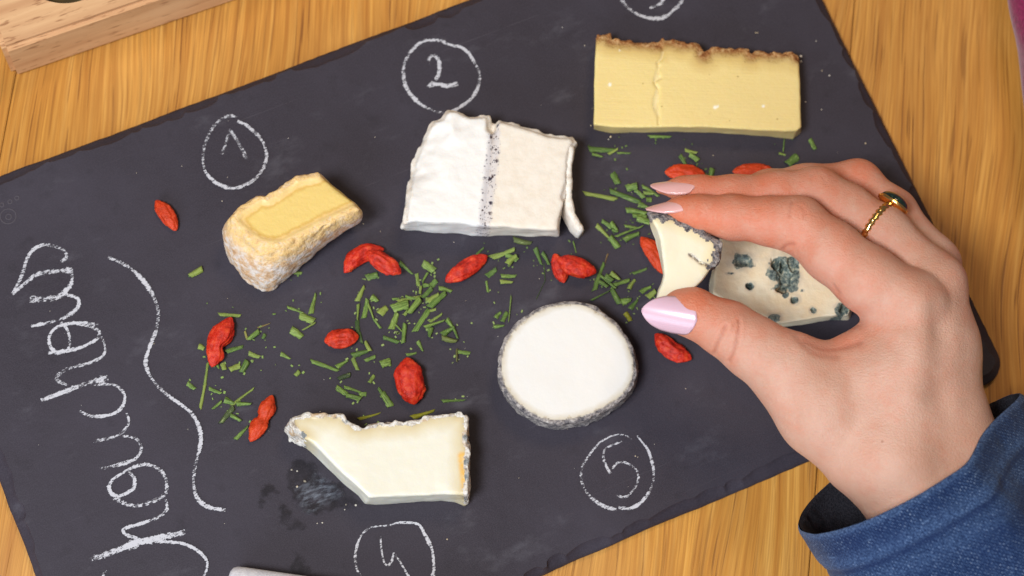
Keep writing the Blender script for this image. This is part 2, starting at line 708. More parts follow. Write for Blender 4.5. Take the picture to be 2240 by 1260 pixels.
stroke("chalk_wavy_line", [(380, 135), (430, 155), (480, 190), (520, 235), (550, 290), (560, 340), (550, 400), (530, 450), (515, 500), (520, 530), (545, 575), (590, 620), (640, 655), (680, 690), (705, 740), (710, 790), (695, 850), (685, 910), (688, 960), (705, 995), (740, 1018), (797, 1028)], 10, Zw, "wavy white chalk line beside the handwriting")
Zn = zoomer(420, 60, 3.315)
stroke("chalk_circle", [(330, 655), (290, 645), (220, 665), (160, 720), (120, 790), (90, 870), (82, 950), (90, 1030), (130, 1090), (200, 1145), (300, 1170), (400, 1140), (470, 1090), (520, 1020), (542, 940), (525, 860), (490, 800), (440, 750), (390, 710), (330, 685)], 9.5, Zn, "chalk circle around the number 1")
stroke("chalk_number", [(215, 925), (245, 850), (275, 745)], 8, Zn, "chalk number 1")
stroke("chalk_number", [(272, 740), (320, 810), (360, 880), (397, 955)], (8, 13), Zn)
stroke("chalk_circle", [(1840, 105), (1800, 95), (1700, 95), (1630, 130), (1570, 200), (1535, 290), (1540, 390), (1580, 480), (1650, 550), (1740, 600), (1850, 618), (1950, 575), (2030, 510), (2075, 430), (2085, 340), (2050, 260), (2010, 190), (1950, 145), (1880, 130), (1820, 105)], 9.5, Zn, "chalk circle around the number 2")
stroke("chalk_number", [(1715, 275), (1720, 225), (1750, 205), (1785, 230), (1795, 290), (1785, 350), (1745, 400), (1708, 435)], 10, Zn, "chalk number 2")
stroke("chalk_number", [(1712, 425), (1780, 412), (1850, 425), (1930, 408)], 11, Zn)
Zt = zoomer(1340, 0, 12.44)
stroke("chalk_circle", [(1860, -420), (1500, -700), (900, -720), (420, -500), (250, -200), (270, 40), (400, 200), (600, 350), (850, 460), (1200, 510), (1480, 430), (1680, 260), (1840, 100), (1900, -100), (1860, -420)], 9.5, Zt, "chalk circle around the number 3 at the top edge")
stroke("chalk_number", [(850, -420), (1100, -480), (1250, -380), (1150, -220), (1020, -180), (1250, -160), (1370, -60), (1330, 80), (1200, 160), (1000, 220)], 8.5, Zt, "chalk number 3 cut by the top edge")
Z5 = zoomer(700, 940, 2.8)
stroke("chalk_circle", [(1912, 62), (1870, 35), (1800, 35), (1720, 75), (1660, 140), (1610, 220), (1600, 300), (1630, 380), (1690, 440), (1750, 475), (1815, 490)], (4, 10), Z5, "chalk circle around the number 5")
stroke("chalk_circle", [(1828, 478), (1900, 482), (1960, 450), (2010, 390), (2040, 310), (2040, 230), (2010, 130), (1970, 75), (1942, 38)], (10, 6), Z5)
stroke("chalk_number", [(1850, 73), (1790, 95), (1745, 120), (1735, 170), (1755, 230), (1778, 268)], (5, 9), Z5, "chalk number 5")
stroke("chalk_number", [(1788, 242), (1820, 205), (1870, 203), (1920, 230), (1947, 270), (1942, 330), (1900, 390), (1860, 415), (1812, 398)], (5, 9), Z5)
stroke("chalk_circle", [(440, 588), (380, 590), (310, 600), (260, 640), (230, 700), (215, 780), (225, 850), (260, 910), (330, 980)], (5, 10), Z5, "chalk circle around the number 4 at the bottom edge")
stroke("chalk_circle", [(400, 592), (430, 585), (500, 570), (600, 580), (640, 640), (680, 720), (695, 800), (690, 900), (640, 1000)], (5, 13), Z5)
stroke("chalk_number", [(372, 652), (375, 720), (392, 810), (415, 833), (440, 805), (452, 755)], 6, Z5, "chalk number 4")
stroke("chalk_number", [(450, 755), (490, 810), (540, 896), (580, 960)], (6, 9), Z5)


# maker's mark pressed into the slate near the left edge: a small ring
def mat_mark():
    m = NT("pressed_mark")
    return m.bsdf(srgb(84, 79, 86), 0.7, 0.2)


MK = mat_mark()


def tube_ring(name, cpx, rpx, tube, parent):
    c = to_slate(P(*cpx, ZS))
    r = rpx * sc(*cpx, ZS)
    V, F = [], []
    n, mseg = 40, 6
    for i in range(n):
        a = 2 * math.pi * i / n
        for k in range(mseg):
            b = 2 * math.pi * k / mseg
            rr = r + tube * math.cos(b)
            V.append((c.x + rr * math.cos(a), c.y + rr * math.sin(a), ZS + 0.3 * tube * math.sin(b)))
    for i in range(n):
        for k in range(mseg):
            F.append((i * mseg + k, ((i + 1) % n) * mseg + k, ((i + 1) % n) * mseg + (k + 1) % mseg, i * mseg + (k + 1) % mseg))
    o = link(name, pymesh(name, V, F), MK, parent)
    return o


mk = tube_ring("maker_mark", (18, 473), 17, 0.00018, slate)
mk["label"] = "faint embossed round mark on the slate"
tube_ring("maker_mark", (19, 474), 6, 0.00018, slate)
for (x, y) in ((4, 448), (22, 441), (37, 433)):
    tube_ring("maker_mark", (x, y), 4.5, 0.0002, slate)


# ------------------------------------------------------------------ smears on the slate
def patch(name, poly, zoff, mat, parent, zf, h=0.0006):
    pw = np.array([to_slate(P(*zf(*p), ZS))[:2] for p in poly])
    pw = catmull(pw, 6, True)
    lo, hi = pw.min(0) - h, pw.max(0) + h
    xs, ys = np.arange(lo[0], hi[0], h), np.arange(lo[1], hi[1], h)
    X, Y = np.meshgrid(xs, ys, indexing='ij')
    sd = poly_sd(X, Y, pw)
    ins = sd < 0
    idx = np.arange(X.size).reshape(X.shape)
    ok = ins[:-1, :-1] & ins[1:, :-1] & ins[1:, 1:] & ins[:-1, 1:]
    Q = np.stack([idx[:-1, :-1][ok], idx[1:, :-1][ok], idx[1:, 1:][ok], idx[:-1, 1:][ok]], 1)
    V = np.stack([X.ravel(), Y.ravel(), np.full(X.size, ZS + zoff)], 1)
    used, inv = np.unique(Q.ravel(), return_inverse=True)
    return link(name, quadmesh(name, V[used], inv.reshape(Q.shape), {"m0": -sd.ravel()[used]}), mat, parent)


def mat_wet():
    m = NT("wet_film")
    e = m.rng(m.math('ADD', m.attr("m0"), m.math('MULTIPLY', m.math('SUBTRACT', m.noise(420, 3, 0.6), 0.5), 0.006)), 0.0006, 0.0019)
    a = m.math('MULTIPLY', e, m.rng(m.noise(260, 3, 0.6), 0.3, 0.62, 0.05, 0.42))
    return m.bsdf(srgb(26, 23, 26), 0.3, 0.4, None, alpha=a)


def mat_milky():
    m = NT("milky_film")
    n1 = m.noise(1, 4, 0.65, m.map((260, 700, 1), rot=(0, 0, math.radians(35))))
    e = m.rng(m.attr("m0"), 0.0, 0.0035)
    a = m.math('MULTIPLY', e, m.rng(n1, 0.40, 0.72, 0.0, 0.40))
    return m.bsdf(srgb(158, 168, 184), 0.35, 0.5, None, alpha=a)


WET, MILK = mat_wet(), mat_milky()
Zs4 = zoomer(540, 1000, 4.847)
patch("wet_smear", [(200, 230), (330, 330), (420, 480), (520, 600), (640, 700), (600, 800), (430, 800), (300, 700), (300, 500), (250, 420), (170, 600), (90, 520), (130, 360)], 0.0007, WET, slate, Zs4)["label"] = "dark wet smear beside the cut of cheese 4"
patch("wet_smear", [(470, 0), (720, 30), (880, 200), (1060, 300), (1230, 470), (1200, 560), (960, 600), (640, 660), (480, 500), (380, 260)], 0.0008, WET, slate, Zs4)
patch("wet_smear", [(390, 890), (520, 980), (640, 1080), (690, 1240), (450, 1240), (460, 1000)], 0.0007, WET, slate, Zs4)
patch("milky_smear", [(480, 280), (640, 220), (700, 130), (860, 190), (980, 300), (1060, 420), (900, 520), (720, 640), (560, 600), (500, 440)], 0.0009, MILK, slate, Zs4)["label"] = "milky film left on the slate below cheese 4"


# ------------------------------------------------------------------ cheeses
def sstep(a, b, x):
    t = np.clip((x - a) / (b - a), 0, 1)
    return t * t * (3 - 2 * t)


def cheese(name, label, pairs, ztop, zbot, mats, sub=5, closed_smooth=False, h=0.0005, bulge=0.0, k=0.0012,
           rindw=0.0018, rough=0.0003, rough_rind=0.0006, rfreq=500, topfn=None, maskfn=None, rind_name="rind", dent=None, sidefn=None):
    """body between a top outline and a bottom outline; pairs = (top px, bottom px, rind flag of the segment that starts here)"""
    T = np.array([P(p[0], p[1], ztop)[:2] for p in pairs])
    B = np.array([P(p[2], p[3], zbot)[:2] for p in pairs])
    fl = [p[4] for p in pairs]
    if closed_smooth:
        T, B = catmull(T, sub, True), catmull(B, sub, True)
        for _ in range(6):
            T = (np.roll(T, 2, 0) + np.roll(T, 1, 0) + T + np.roll(T, -1, 0) + np.roll(T, -2, 0)) / 5
            B = (np.roll(B, 2, 0) + np.roll(B, 1, 0) + B + np.roll(B, -1, 0) + np.roll(B, -2, 0)) / 5
        fl = np.repeat(fl, sub)
    else:
        def lin(A):
            o = []
            for i in range(len(A)):
                for q in range(sub):
                    o.append(A[i] + (A[(i + 1) % len(A)] - A[i]) * q / sub)
            return np.array(o)
        T, B = (lin(T), lin(B)) if sub > 1 else (T, B)
        fl = np.repeat(fl, sub) if sub > 1 else np.array(fl)
    al = np.concatenate([T, B])
    pad = 0.003 + bulge
    lo = np.array([al[:, 0].min() - pad, al[:, 1].min() - pad, zbot - 0.0015])
    hi = np.array([al[:, 0].max() + pad, al[:, 1].max() + pad, ztop + 0.004])
    nn = np.ceil((hi - lo) / h).astype(int) + 1
    xs, ys, zs = [lo[i] + h * np.arange(nn[i]) for i in range(3)]
    X, Y = np.meshgrid(xs, ys, indexing='ij')
    Lv = np.linspace(0, 1, 5)
    SD, DR = [], []
    for t in Lv:
        poly = B + (T - B) * t
        SD.append(poly_sd(X, Y, poly))
        dr = np.full(X.shape, 1e9)
        for i in range(len(poly)):
            if fl[i]:
                dr = np.minimum(dr, seg_dist(X, Y, poly[i], poly[(i + 1) % len(poly)]))
        DR.append(dr)
    SD, DR = np.array(SD), np.array(DR)
    F = np.zeros(tuple(nn))
    R = np.zeros(tuple(nn))
    dz = topfn(X, Y, DR[-1]) if topfn else 0 * X
    for kz, z in enumerate(zs):
        t = np.clip((z - zbot) / (ztop - zbot), 0, 1)
        u = t * 4
        i = min(int(u), 3)
        f = u - i
        sd = SD[i] * (1 - f) + SD[i + 1] * f - bulge * 4 * t * (1 - t)
        dr = DR[i] * (1 - f) + DR[i + 1] * f
        pts = np.stack([X, Y, np.full(X.shape, z)], -1)
        w = np.exp(-(dr / 0.0015) ** 2)
        nf = fbm(pts, rfreq, 2, 11)
        sd = sd + rough * fbm(pts, 220, 2, 5) + rough_rind * w * nf
        if sidefn is not None:
            sd = sd + sidefn(X, Y, z)
        tp = z - (ztop + dz) + 0.25 * rough * nf + 0.7 * rough_rind * w * vnoise(pts, rfreq * 0.8, 3)
        F[:, :, kz] = smax(smax(sd, tp, k), zbot - z, k * 0.4)
        R[:, :, kz] = np.maximum(dr - bulge * 4 * t * (1 - t), 0)
    if dent is not None:
        F = dent(F, X, Y, zs)
    V, Q = nets(F, lo, h)
    N = vnormals(V, Q)
    dr = trilin(R, lo, h, V)
    at = {"dr": dr, "zr": (V[:, 2] - zbot) / (ztop - zbot), "up": N[:, 2]}
    if maskfn:
        at.update(maskfn(V, N, dr))
    base = np.array([al[:, 0].mean(), al[:, 1].mean(), zbot])
    root = thing(name, tuple(base), label, "cheese")
    V = V - base
    fr = dr[Q].mean(1)
    isr = fr < rindw * (1 + 0.5 * vnoise(V[Q[:, 0]], 700, 2))
    for part, sel, mt in (("paste", ~isr, mats[0]), (rind_name, isr, mats[1])):
        if sel.sum() < 10:
            continue
        v, q, a, n = submesh(V, Q, sel, at, N)
        link(part, quadmesh(part, v, q, a, n), mt, root)
    return root


def mt_c1():
    m = NT("washed_rind_paste")
    d = m.math('ADD', m.attr("dr"), m.math('MULTIPLY', m.math('SUBTRACT', m.noise(500, 3), 0.5), 0.0016))
    col = m.ramp(m.math('MULTIPLY', d, 250), [(0.0, srgb(232, 178, 100)), (0.3, srgb(246, 214, 150)), (0.62, srgb(244, 208, 138)), (0.8, srgb(222, 182, 96)), (1.0, srgb(234, 204, 122))])
    return m.bsdf(col, 0.38, 0.4, m.bump(m.noise(900, 3), 0.25, 0.0006), 0.25, (1, .7, .3), 0.003)


def mt_c1r():
    m = NT("washed_rind")
    n = m.noise(420, 4, 0.6)
    nz = m.noise(900, 3, 0.6)
    col = m.ramp(n, [(0.3, srgb(196, 150, 112)), (0.45, srgb(222, 186, 148)), (0.56, srgb(232, 216, 202)), (0.75, srgb(240, 234, 230))])
    zr = m.attr("zr")
    up = m.attr("up")
    col = m.mix(m.math('MULTIPLY', m.rng(zr, 0.62, 0.9), m.rng(nz, 0.3, 0.6, 0.5, 1.0)), col, srgb(244, 206, 140))
    col = m.mix(m.math('MULTIPLY', m.rng(nz, 0.55, 0.7), 0.5), col, srgb(226, 170, 96))
    return m.bsdf(col, 0.7, 0.25, m.bump(nz, 0.5, 0.0012), 0.15, (1, .7, .4), 0.002)


Z1 = zoomer(420, 340, 3.936)


def pr(zf, *rows):
    out = []
    for r in rows:
        a = zf(r[0], r[1])
        b = zf(r[2], r[3])
        out.append((*a, *b, r[4]))
    return out


C1 = pr(Z1, (1070, 150, 1120, 340, 0), (1140, 225, 1180, 400, 0), (1370, 410, 1370, 540, 0), (1430, 468, 1378, 580, 1), (1290, 535, 1290, 640, 1), (1160, 590, 1200, 715, 1),
        (1040, 655, 1060, 820, 1), (900, 720, 905, 985, 1), (790, 780, 790, 1090, 1), (680, 790, 700, 1160, 1), (560, 760, 620, 1180, 1),
        (460, 690, 500, 1110, 1), (390, 620, 395, 1000, 1), (345, 560, 330, 900, 1), (345, 525, 310, 780, 1), (400, 465, 420, 660, 1), (480, 410, 520, 590, 1),
        (580, 345, 620, 520, 1), (640, 350, 680, 520, 1), (710, 315, 750, 480, 1), (790, 255, 830, 430, 1), (900, 190, 950, 370, 1), (1000, 165, 1050, 340, 1))
c1 = cheese("cheese_wedge", "yellow washed-rind cheese wedge with mottled crust beside chalk number 1", C1, ZS + 0.021, ZS, (mt_c1(), mt_c1r()), sub=3, bulge=0.0022,
            rindw=0.0012, rough_rind=0.0007, k=0.0007, topfn=lambda X, Y, d: -0.0007 * sstep(0.0014, 0.0030, d), rfreq=480)


def mt_c2(rind=False):
    m = NT("goat_rind" if rind else "goat_paste")
    n = m.noise(260, 4, 0.6)
    n2 = m.noise(1500, 2, 0.6)
    if rind:
        col = m.ramp(n, [(0.3, srgb(228, 214, 196)), (0.5, srgb(246, 238, 226)), (0.8, srgb(252, 248, 240))])
    else:
        col = m.ramp(n, [(0.3, srgb(236, 224, 207)), (0.6, srgb(241, 232, 218))])
        col = m.mix(m.attr("left"), col, srgb(243, 240, 235))
        ash = m.attr("ash")
        edge = m.math('ADD', ash, m.math('MULTIPLY', m.math('SUBTRACT', m.noise(700, 3), 0.5), 0.0022))
        fa = m.rng(edge, 0.0012, 0.0026, 0.55, 0.0)
        col = m.mix(fa, col, srgb(196, 190, 196))
        near = m.rng(edge, 0.0012, 0.0027, 1.0, 0.0)
        for scl, thr, ofs in ((480, 0.55, 0.3), (1000, 0.55, 0.7), (1700, 0.6, 0.1)):
            wn = m.n('ShaderNodeTexNoise')
            wn.inputs['Scale'].default_value = 1500
            m.set(wn.inputs['Vector'], m.obj())
            va = m.n('ShaderNodeVectorMath', operation='MULTIPLY_ADD')
            m.set(va.inputs[0], wn.outputs['Color'])
            va.inputs[1].default_value = (0.0009, 0.0009, 0.0009)
            m.set(va.inputs[2], m.map((1, 1, 1), loc=(ofs, ofs * 0.3, 0)))
            vd, vc = m.voro(scl, va.outputs[0])
            sp = m.n('ShaderNodeSeparateColor')
            m.set(sp.inputs[0], vc)
            pick = m.math('GREATER_THAN', sp.outputs[0], thr)
            dot = m.math('MULTIPLY', m.rng(vd, 0.22, 0.40, 1.0, 0.0), pick)
            dk = m.mix(sp.outputs[1], srgb(70, 44, 42), srgb(46, 50, 72))
            col = m.mix(m.math('MULTIPLY', dot, near), col, dk)
    h = m.math('ADD', n, m.math('MULTIPLY', n2, 0.3))
    return m.bsdf(col, 0.55, 0.3, m.bump(h, 0.5 if rind else 0.22, 0.0010), 0.25, (1, .85, .7), 0.002)


Z2 = zoomer(840, 200, 3.706)
C2 = pr(Z2, (150, 1070, 135, 1130, 1), (170, 900, 170, 980, 1), (205, 690, 190, 820, 1), (230, 540, 215, 680, 1), (290, 380, 290, 520, 1), (350, 260, 350, 400, 1), (392, 185, 390, 330, 1),
        (460, 185, 460, 320, 1), (510, 112, 510, 250, 1), (600, 130, 600, 260, 1), (700, 180, 700, 300, 1), (780, 178, 780, 300, 1), (852, 175, 850, 300, 1), (868, 230, 865, 330, 1),
        (868, 295, 868, 380, 1), (885, 245, 885, 345, 1), (940, 212, 940, 330, 1), (1010, 228, 1010, 340, 1), (1150, 268, 1150, 375, 1), (1330, 330, 1330, 430, 1),
        (1440, 345, 1440, 440, 1), (1530, 345, 1520, 450, 1), (1570, 405, 1550, 500, 1), (1535, 470, 1520, 560, 1), (1515, 580, 1500, 660, 1), (1510, 720, 1490, 790, 1),
        (1470, 850, 1460, 900, 0), (1440, 940, 1445, 1000, 0), (1412, 1040, 1420, 1090, 0), (1408, 1120, 1418, 1180, 0), (1240, 1118, 1240, 1178, 0), (1080, 1102, 1080, 1172, 0),
        (870, 1095, 850, 1172, 0), (700, 1078, 700, 1168, 0), (550, 1062, 560, 1155, 0), (400, 1055, 400, 1148, 0), (260, 1055, 280, 1130, 0))
ashA = np.array([P(*Z2(895, 230), ZS + 0.015)[:2], P(*Z2(885, 480), ZS + 0.015)[:2], P(*Z2(850, 760), ZS + 0.015)[:2], P(*Z2(810, 1120), ZS + 0.015)[:2]])
C2o = [P(*Z2(210, 700), ZS)[:2], P(*Z2(400, 180), ZS)[:2]]


def left_of_ash(X, Y):
    d = ashA[3] - ashA[0]
    return ((X - ashA[0][0]) * d[1] - (Y - ashA[0][1]) * d[0] > 0).astype(float)


def c2_top(X, Y, d):
    a = line_dist(X, Y, ashA)
    s = ((X - ashA[0][0]) * (ashA[3][1] - ashA[0][1]) - (Y - ashA[0][1]) * (ashA[3][0] - ashA[0][0]))
    ly = np.clip(np.hypot(X - ashA[0][0], Y - ashA[0][1]) / 0.008, 0, 1)
    pts = np.stack([X, Y, 0 * X], -1)
    dl = line_dist(X, Y, [np.array(C2o[0]), np.array(C2o[1])])
    return (-0.0028 * (1 - ly) * np.exp(-(a / 0.0007) ** 2) - 0.0004 * np.exp(-(a / 0.0008) ** 2)
            - 0.0035 * (1 - sstep(0.0, 0.009, dl)) + (0.0010 * fbm(pts, 130, 3, 21) - 0.0007 * np.abs(vnoise(pts, 210, 22))) * left_of_ash(X, Y) * np.exp(-(dl / 0.011) ** 2) - 0.0015 * (1 - sstep(0.0004, 0.002, d)))


c2 = cheese("goat_cheese_block", "chalk-white goat cheese block with a speckled ash line under chalk number 2", C2, ZS + 0.015, ZS, (mt_c2(), mt_c2(True)), sub=2, h=0.00045,
            rindw=0.0016, rough=0.0003, rough_rind=0.00045, k=0.0013, topfn=c2_top, maskfn=lambda V, N, d: {"ash": line_dist(V[:, 0], V[:, 1], ashA), "left": left_of_ash(V[:, 0], V[:, 1])})
# the rind strip that peels away at the right
zz = ZS + 0.010
stp = [(1515, 470), (1494, 600), (1488, 740), (1492, 860), (1512, 960), (1548, 1030), (1612, 1108)]
sp = catmull(np.array([P(*Z2(*p), ZS + 0.011)[:2] for p in stp]), 8)
V, F = [], []
tt = np.gradient(sp, axis=0)
tt /= np.linalg.norm(tt, axis=1, keepdims=True)
nseg = 14
base2 = np.array(c2.location)
for i, (p, t) in enumerate(zip(sp, tt)):
    f = i / (len(sp) - 1)
    nx, ny = -t[1], t[0]
    hw = 0.0012 + 0.0004 * math.sin(f * 2.9) + 0.00015 * math.sin(f * 23)
    hh = 0.0072 - 0.0028 * f * f
    endc = 1.0 if f < 0.97 else 0.86
    for q in range(nseg):
        a = 2 * math.pi * q / nseg
        cx = math.copysign(abs(math.cos(a)) ** 0.6, math.cos(a)) * hw * endc
        cz = math.copysign(abs(math.sin(a)) ** 0.6, math.sin(a)) * hh * endc
        jit = 1 + 0.07 * float(vnoise(np.array([[p[0] + cx, p[1], cz]]), 900, 4)[0])
        V.append((p[0] + nx * cx * jit - base2[0], p[1] + ny * cx * jit - base2[1], hh + 0.0001 + cz * jit))
for i in range(len(sp) - 1):
    for q in range(nseg):
        F.append((i * nseg + q, i * nseg + (q + 1) % nseg, (i + 1) * nseg + (q + 1) % nseg, (i + 1) * nseg + q))
F.append(tuple(range(nseg))[::-1])
F.append(tuple((len(sp) - 1) * nseg + q for q in range(nseg)))
link("peeling_rind_strip", pymesh("peeling_rind_strip", V, F), bpy.data.materials["goat_rind"], c2)


def mt_c3(rind=False):
    m = NT("hard_cheese_rind" if rind else "hard_cheese_paste")
    d = m.math('ADD', m.attr("dr"), m.math('MULTIPLY', m.math('SUBTRACT', m.noise(240, 3), 0.5), 0.0012))
    n = m.noise(1100, 3, 0.65)
    base = m.ramp(m.math('MULTIPLY', d, 100), [(0.0, srgb(150, 102, 58)), (0.2, srgb(178, 136, 80)), (0.42, srgb(218, 188, 116)), (0.75, srgb(236, 212, 142))])
    base = m.mix(m.rng(m.noise(40, 2), 0.4, 0.7, 0, 0.35), base, srgb(236, 214, 148))
    if rind:
        col = m.ramp(m.noise(620, 4, 0.65), [(0.3, srgb(122, 70, 36)), (0.46, srgb(172, 116, 68)), (0.6, srgb(206, 164, 112)), (0.78, srgb(228, 202, 160))])
        col = m.mix(m.rng(m.attr("dr"), 0.0008, 0.0026), col, base)
        return m.bsdf(col, 0.75, 0.2, m.bump(n, 0.7, 0.0012))
    cr = m.attr("crack")
    col = m.mix(m.math('MULTIPLY', cr, 0.55), base, srgb(248, 232, 180))
    vd, vc = m.voro(330)
    s = m.n('ShaderNodeSeparateColor')
    m.set(s.inputs[0], vc)
    dot = m.math('MULTIPLY', m.rng(vd, 0.06, 0.13, 1.0, 0.0), m.math('GREATER_THAN', s.outputs[0], 0.8))
    col = m.mix(m.math('MULTIPLY', dot, 0.55), col, srgb(150, 120, 50))
    col = m.mix(m.attr("white"), col, srgb(255, 250, 236))
    return m.bsdf(col, 0.42, 0.42, m.bump(m.math('ADD', m.noise(700, 3), m.noise(1, 3, 0.6, m.map((60, 1500, 60), rot=(0, 0, 1.2)))), 0.22, 0.0006), 0.25, (1, .75, .3), 0.003)


Z3 = zoomer(1260, 40, 4.148)
tz3 = ZS + 0.0095
north = [(190, 145), (255, 138), (312, 140), (322, 185), (430, 190), (540, 196), (640, 212), (742, 228), (782, 176), (860, 192), (960, 216), (1060, 216), (1122, 228), (1145, 275), (1160, 322), (1195, 275), (1240, 262), (1300, 256), (1400, 266), (1540, 260), (1592, 318), (1640, 285), (1750, 305), (1850, 308), (1950, 300), (2010, 345)]
C3 = [(*Z3(x, y), *Z3(x + 5, y + 75), 1) for x, y in north]
C3[-1] = (*Z3(2010, 345), *Z3(2010, 420), 0)
C3 += pr(Z3, (2026, 410, 2020, 480, 0), (2034, 700, 2030, 760, 0), (2042, 985, 2042, 1040, 0), (2010, 1020, 1965, 1100, 0), (1900, 1026, 1850, 1090, 0), (1750, 1020, 1750, 1076, 0), (1500, 1004, 1500, 1056, 0),
         (1330, 995, 1330, 1046, 0), (1100, 985, 1100, 1036, 0), (900, 985, 900, 1030, 0), (720, 990, 720, 1040, 0), (500, 990, 500, 1040, 0), (330, 985, 330, 1048, 0), (160, 965, 162, 1012, 0), (163, 700, 166, 760, 0), (172, 300, 176, 370, 0))
crk = np.array([P(*Z3(*p), tz3)[:2] for p in [(785, 255), (800, 300), (782, 370), (745, 400), (762, 440), (748, 500), (768, 540), (708, 580), (755, 640), (752, 720), (746, 800), (757, 890), (752, 960)]])
crl = np.array([P(*Z3(*p), tz3)[:2] for p in [(765, 255), (780, 300), (760, 370), (728, 400), (735, 450), (712, 500), (700, 545), (705, 580), (730, 640), (695, 720), (690, 800), (735, 890), (752, 965)]])
crpoly = np.concatenate([crk, crl[::-1]])
wdots = [(P(*Z3(x, y), tz3)[:2], r) for x, y, r in ((308, 600, 0.0007), (1262, 808, 0.0008), (1285, 800, 0.0005), (1700, 797, 0.0005), (398, 288, 0.0004), (870, 995, 0.0006))]


def c3_top(X, Y, d):
    a = line_dist(X, Y, crk)
    pd = poly_sd(X, Y, crpoly)
    pts = np.stack([X, Y, 0 * X], -1)
    g = -0.0006 * np.exp(-(a / 0.0003) ** 2) - 0.0005 * sstep(0.0003, -0.0008, pd)
    return g + 0.00018 * fbm(pts, 60, 2, 31) - 0.0006 * (1 - sstep(0.0, 0.0022, d)) * (1 + vnoise(pts, 500, 5))


def c3_mask(V, N, d):
    pd = poly_sd(V[:, 0], V[:, 1], crpoly)
    w = np.zeros(len(V))
    for p, r in wdots:
        w = np.maximum(w, sstep(r, r * 0.5, np.hypot(V[:, 0] - p[0], V[:, 1] - p[1])))
    return {"crack": sstep(0.0003, -0.0003, pd) * (N[:, 2] > 0.2), "white": w * (N[:, 2] > 0.5)}


cheese("hard_cheese_slab", "rectangular slab of pale yellow hard cheese with crumbly brown rind", C3, tz3, ZS, (mt_c3(), mt_c3(True)), sub=1, h=0.00042, rindw=0.0028,
       rough=0.00012, rough_rind=0.0010, rfreq=650, k=0.0007, topfn=c3_top, maskfn=c3_mask)


def mt_c4(rind=False):
    m = NT("soft_cheese_rind" if rind else "soft_cheese_paste")
    n = m.noise(700, 4, 0.65)
    if rind:
        col = m.ramp(n, [(0.25, srgb(104, 98, 98)), (0.36, srgb(184, 172, 160)), (0.48, srgb(232, 224, 212)), (0.7, srgb(250, 247, 242))])
        col = m.mix(m.rng(m.noise(190, 3), 0.52, 0.66, 0, 0.8), col, srgb(206, 168, 118))
        col = m.mix(m.rng(m.noise(230, 3, vec=m.map((1, 1, 1), loc=(3, 1, 0))), 0.55, 0.68, 0, 0.8), col, srgb(98, 110, 116))
        return m.bsdf(col, 0.8, 0.2, m.bump(n, 0.9, 0.0014), 0.1, (1, .8, .6), 0.002)
    d = m.math('ADD', m.attr("dr"), m.math('MULTIPLY', m.math('SUBTRACT', m.noise(160, 3), 0.5), 0.003))
    col = m.ramp(m.math('MULTIPLY', d, 110), [(0.1, srgb(216, 196, 150)), (0.35, srgb(226, 214, 182)), (0.7, srgb(235, 231, 214))])
    col = m.mix(m.math('MULTIPLY', m.attr("amber"), m.rng(n, 0.3, 0.6, 0.5, 1.0)), col, srgb(240, 186, 88))
    return m.bsdf(col, 0.35, 0.45, m.bump(m.noise(300, 3), 0.15, 0.0008), 0.35, (1, .85, .55), 0.003)


Z4 = zoomer(580, 860, 4.2)
tz4 = ZS + 0.0135
n4 = [(240, 215), (330, 192), (460, 186), (600, 186), (700, 192), (760, 240), (830, 292), (880, 300), (940, 292), (1060, 267), (1200, 262), (1290, 262), (1400, 240), (1500, 206), (1600, 186), (1690, 178), (1810, 186)]
C4 = [(*Z4(x, y), *Z4(x - 4, y + 70), 1) for x, y in n4]
C4 += pr(Z4, (1858, 196, 1850, 270, 1), (1868, 440, 1862, 500, 1), (1876, 545, 1870, 600, 1), (1862, 625, 1860, 690, 1), (1868, 850, 1866, 900, 1), (1858, 925, 1870, 1005, 0), (1835, 930, 1830, 1040, 0), (1760, 928, 1750, 1002, 0),
         (1500, 934, 1450, 992, 0), (1200, 948, 1200, 1020, 0), (960, 958, 915, 1026, 0), (880, 890, 860, 945, 0), (800, 820, 760, 865, 0), (600, 622, 560, 680, 0), (450, 475, 430, 550, 0), (340, 395, 345, 480, 1), (268, 335, 225, 440, 1), (220, 275, 178, 360, 1))
amb = P(*Z4(1820, 720), tz4)[:2]
ambl = [P(*Z4(1810, 580), tz4)[:2], P(*Z4(1845, 860), tz4)[:2]]
cheese("soft_cheese_slice", "ivory soft cheese slice with mouldy grey crust and diagonal cut above chalk number 4", C4, tz4, ZS, (mt_c4(), mt_c4(True)), sub=2, h=0.00045, rindw=0.0013,
       rough=0.0002, rough_rind=0.0010, rfreq=420, k=0.0009,
       topfn=lambda X, Y, d: 0.0003 * fbm(np.stack([X, Y, 0 * X], -1), 70, 2, 41) + 0.0005 * (1 - sstep(0.0, 0.0016, d)),
       maskfn=lambda V, N, d: {"amber": sstep(0.0020, 0.0004, line_dist(V[:, 0], V[:, 1], ambl))})


def mt_c5(rind=False):
    m = NT("ash_rind" if rind else "round_goat_paste")
    n = m.noise(620, 4, 0.7)
    if rind:
        col = m.ramp(n, [(0.28, srgb(48, 48, 54)), (0.42, srgb(112, 108, 112)), (0.55, srgb(168, 160, 156)), (0.72, srgb(216, 210, 204))])
        col = m.mix(m.rng(m.attr("dr"), 0.0008, 0.0019), col, srgb(226, 214, 190))
        return m.bsdf(col, 0.8, 0.2, m.bump(n, 0.9, 0.0014))
    d = m.math('ADD', m.attr("dr"), m.math('MULTIPLY', m.math('SUBTRACT', m.noise(300, 3), 0.5), 0.0018))
    col = m.ramp(m.math('MULTIPLY', d, 150), [(0.05, srgb(150, 146, 140)), (0.2, srgb(218, 208, 188)), (0.5, srgb(236, 234, 229))])
    return m.bsdf(col, 0.5, 0.35, m.bump(m.noise(420, 4), 0.08, 0.0009), 0.3, (1, .9, .75), 0.003)


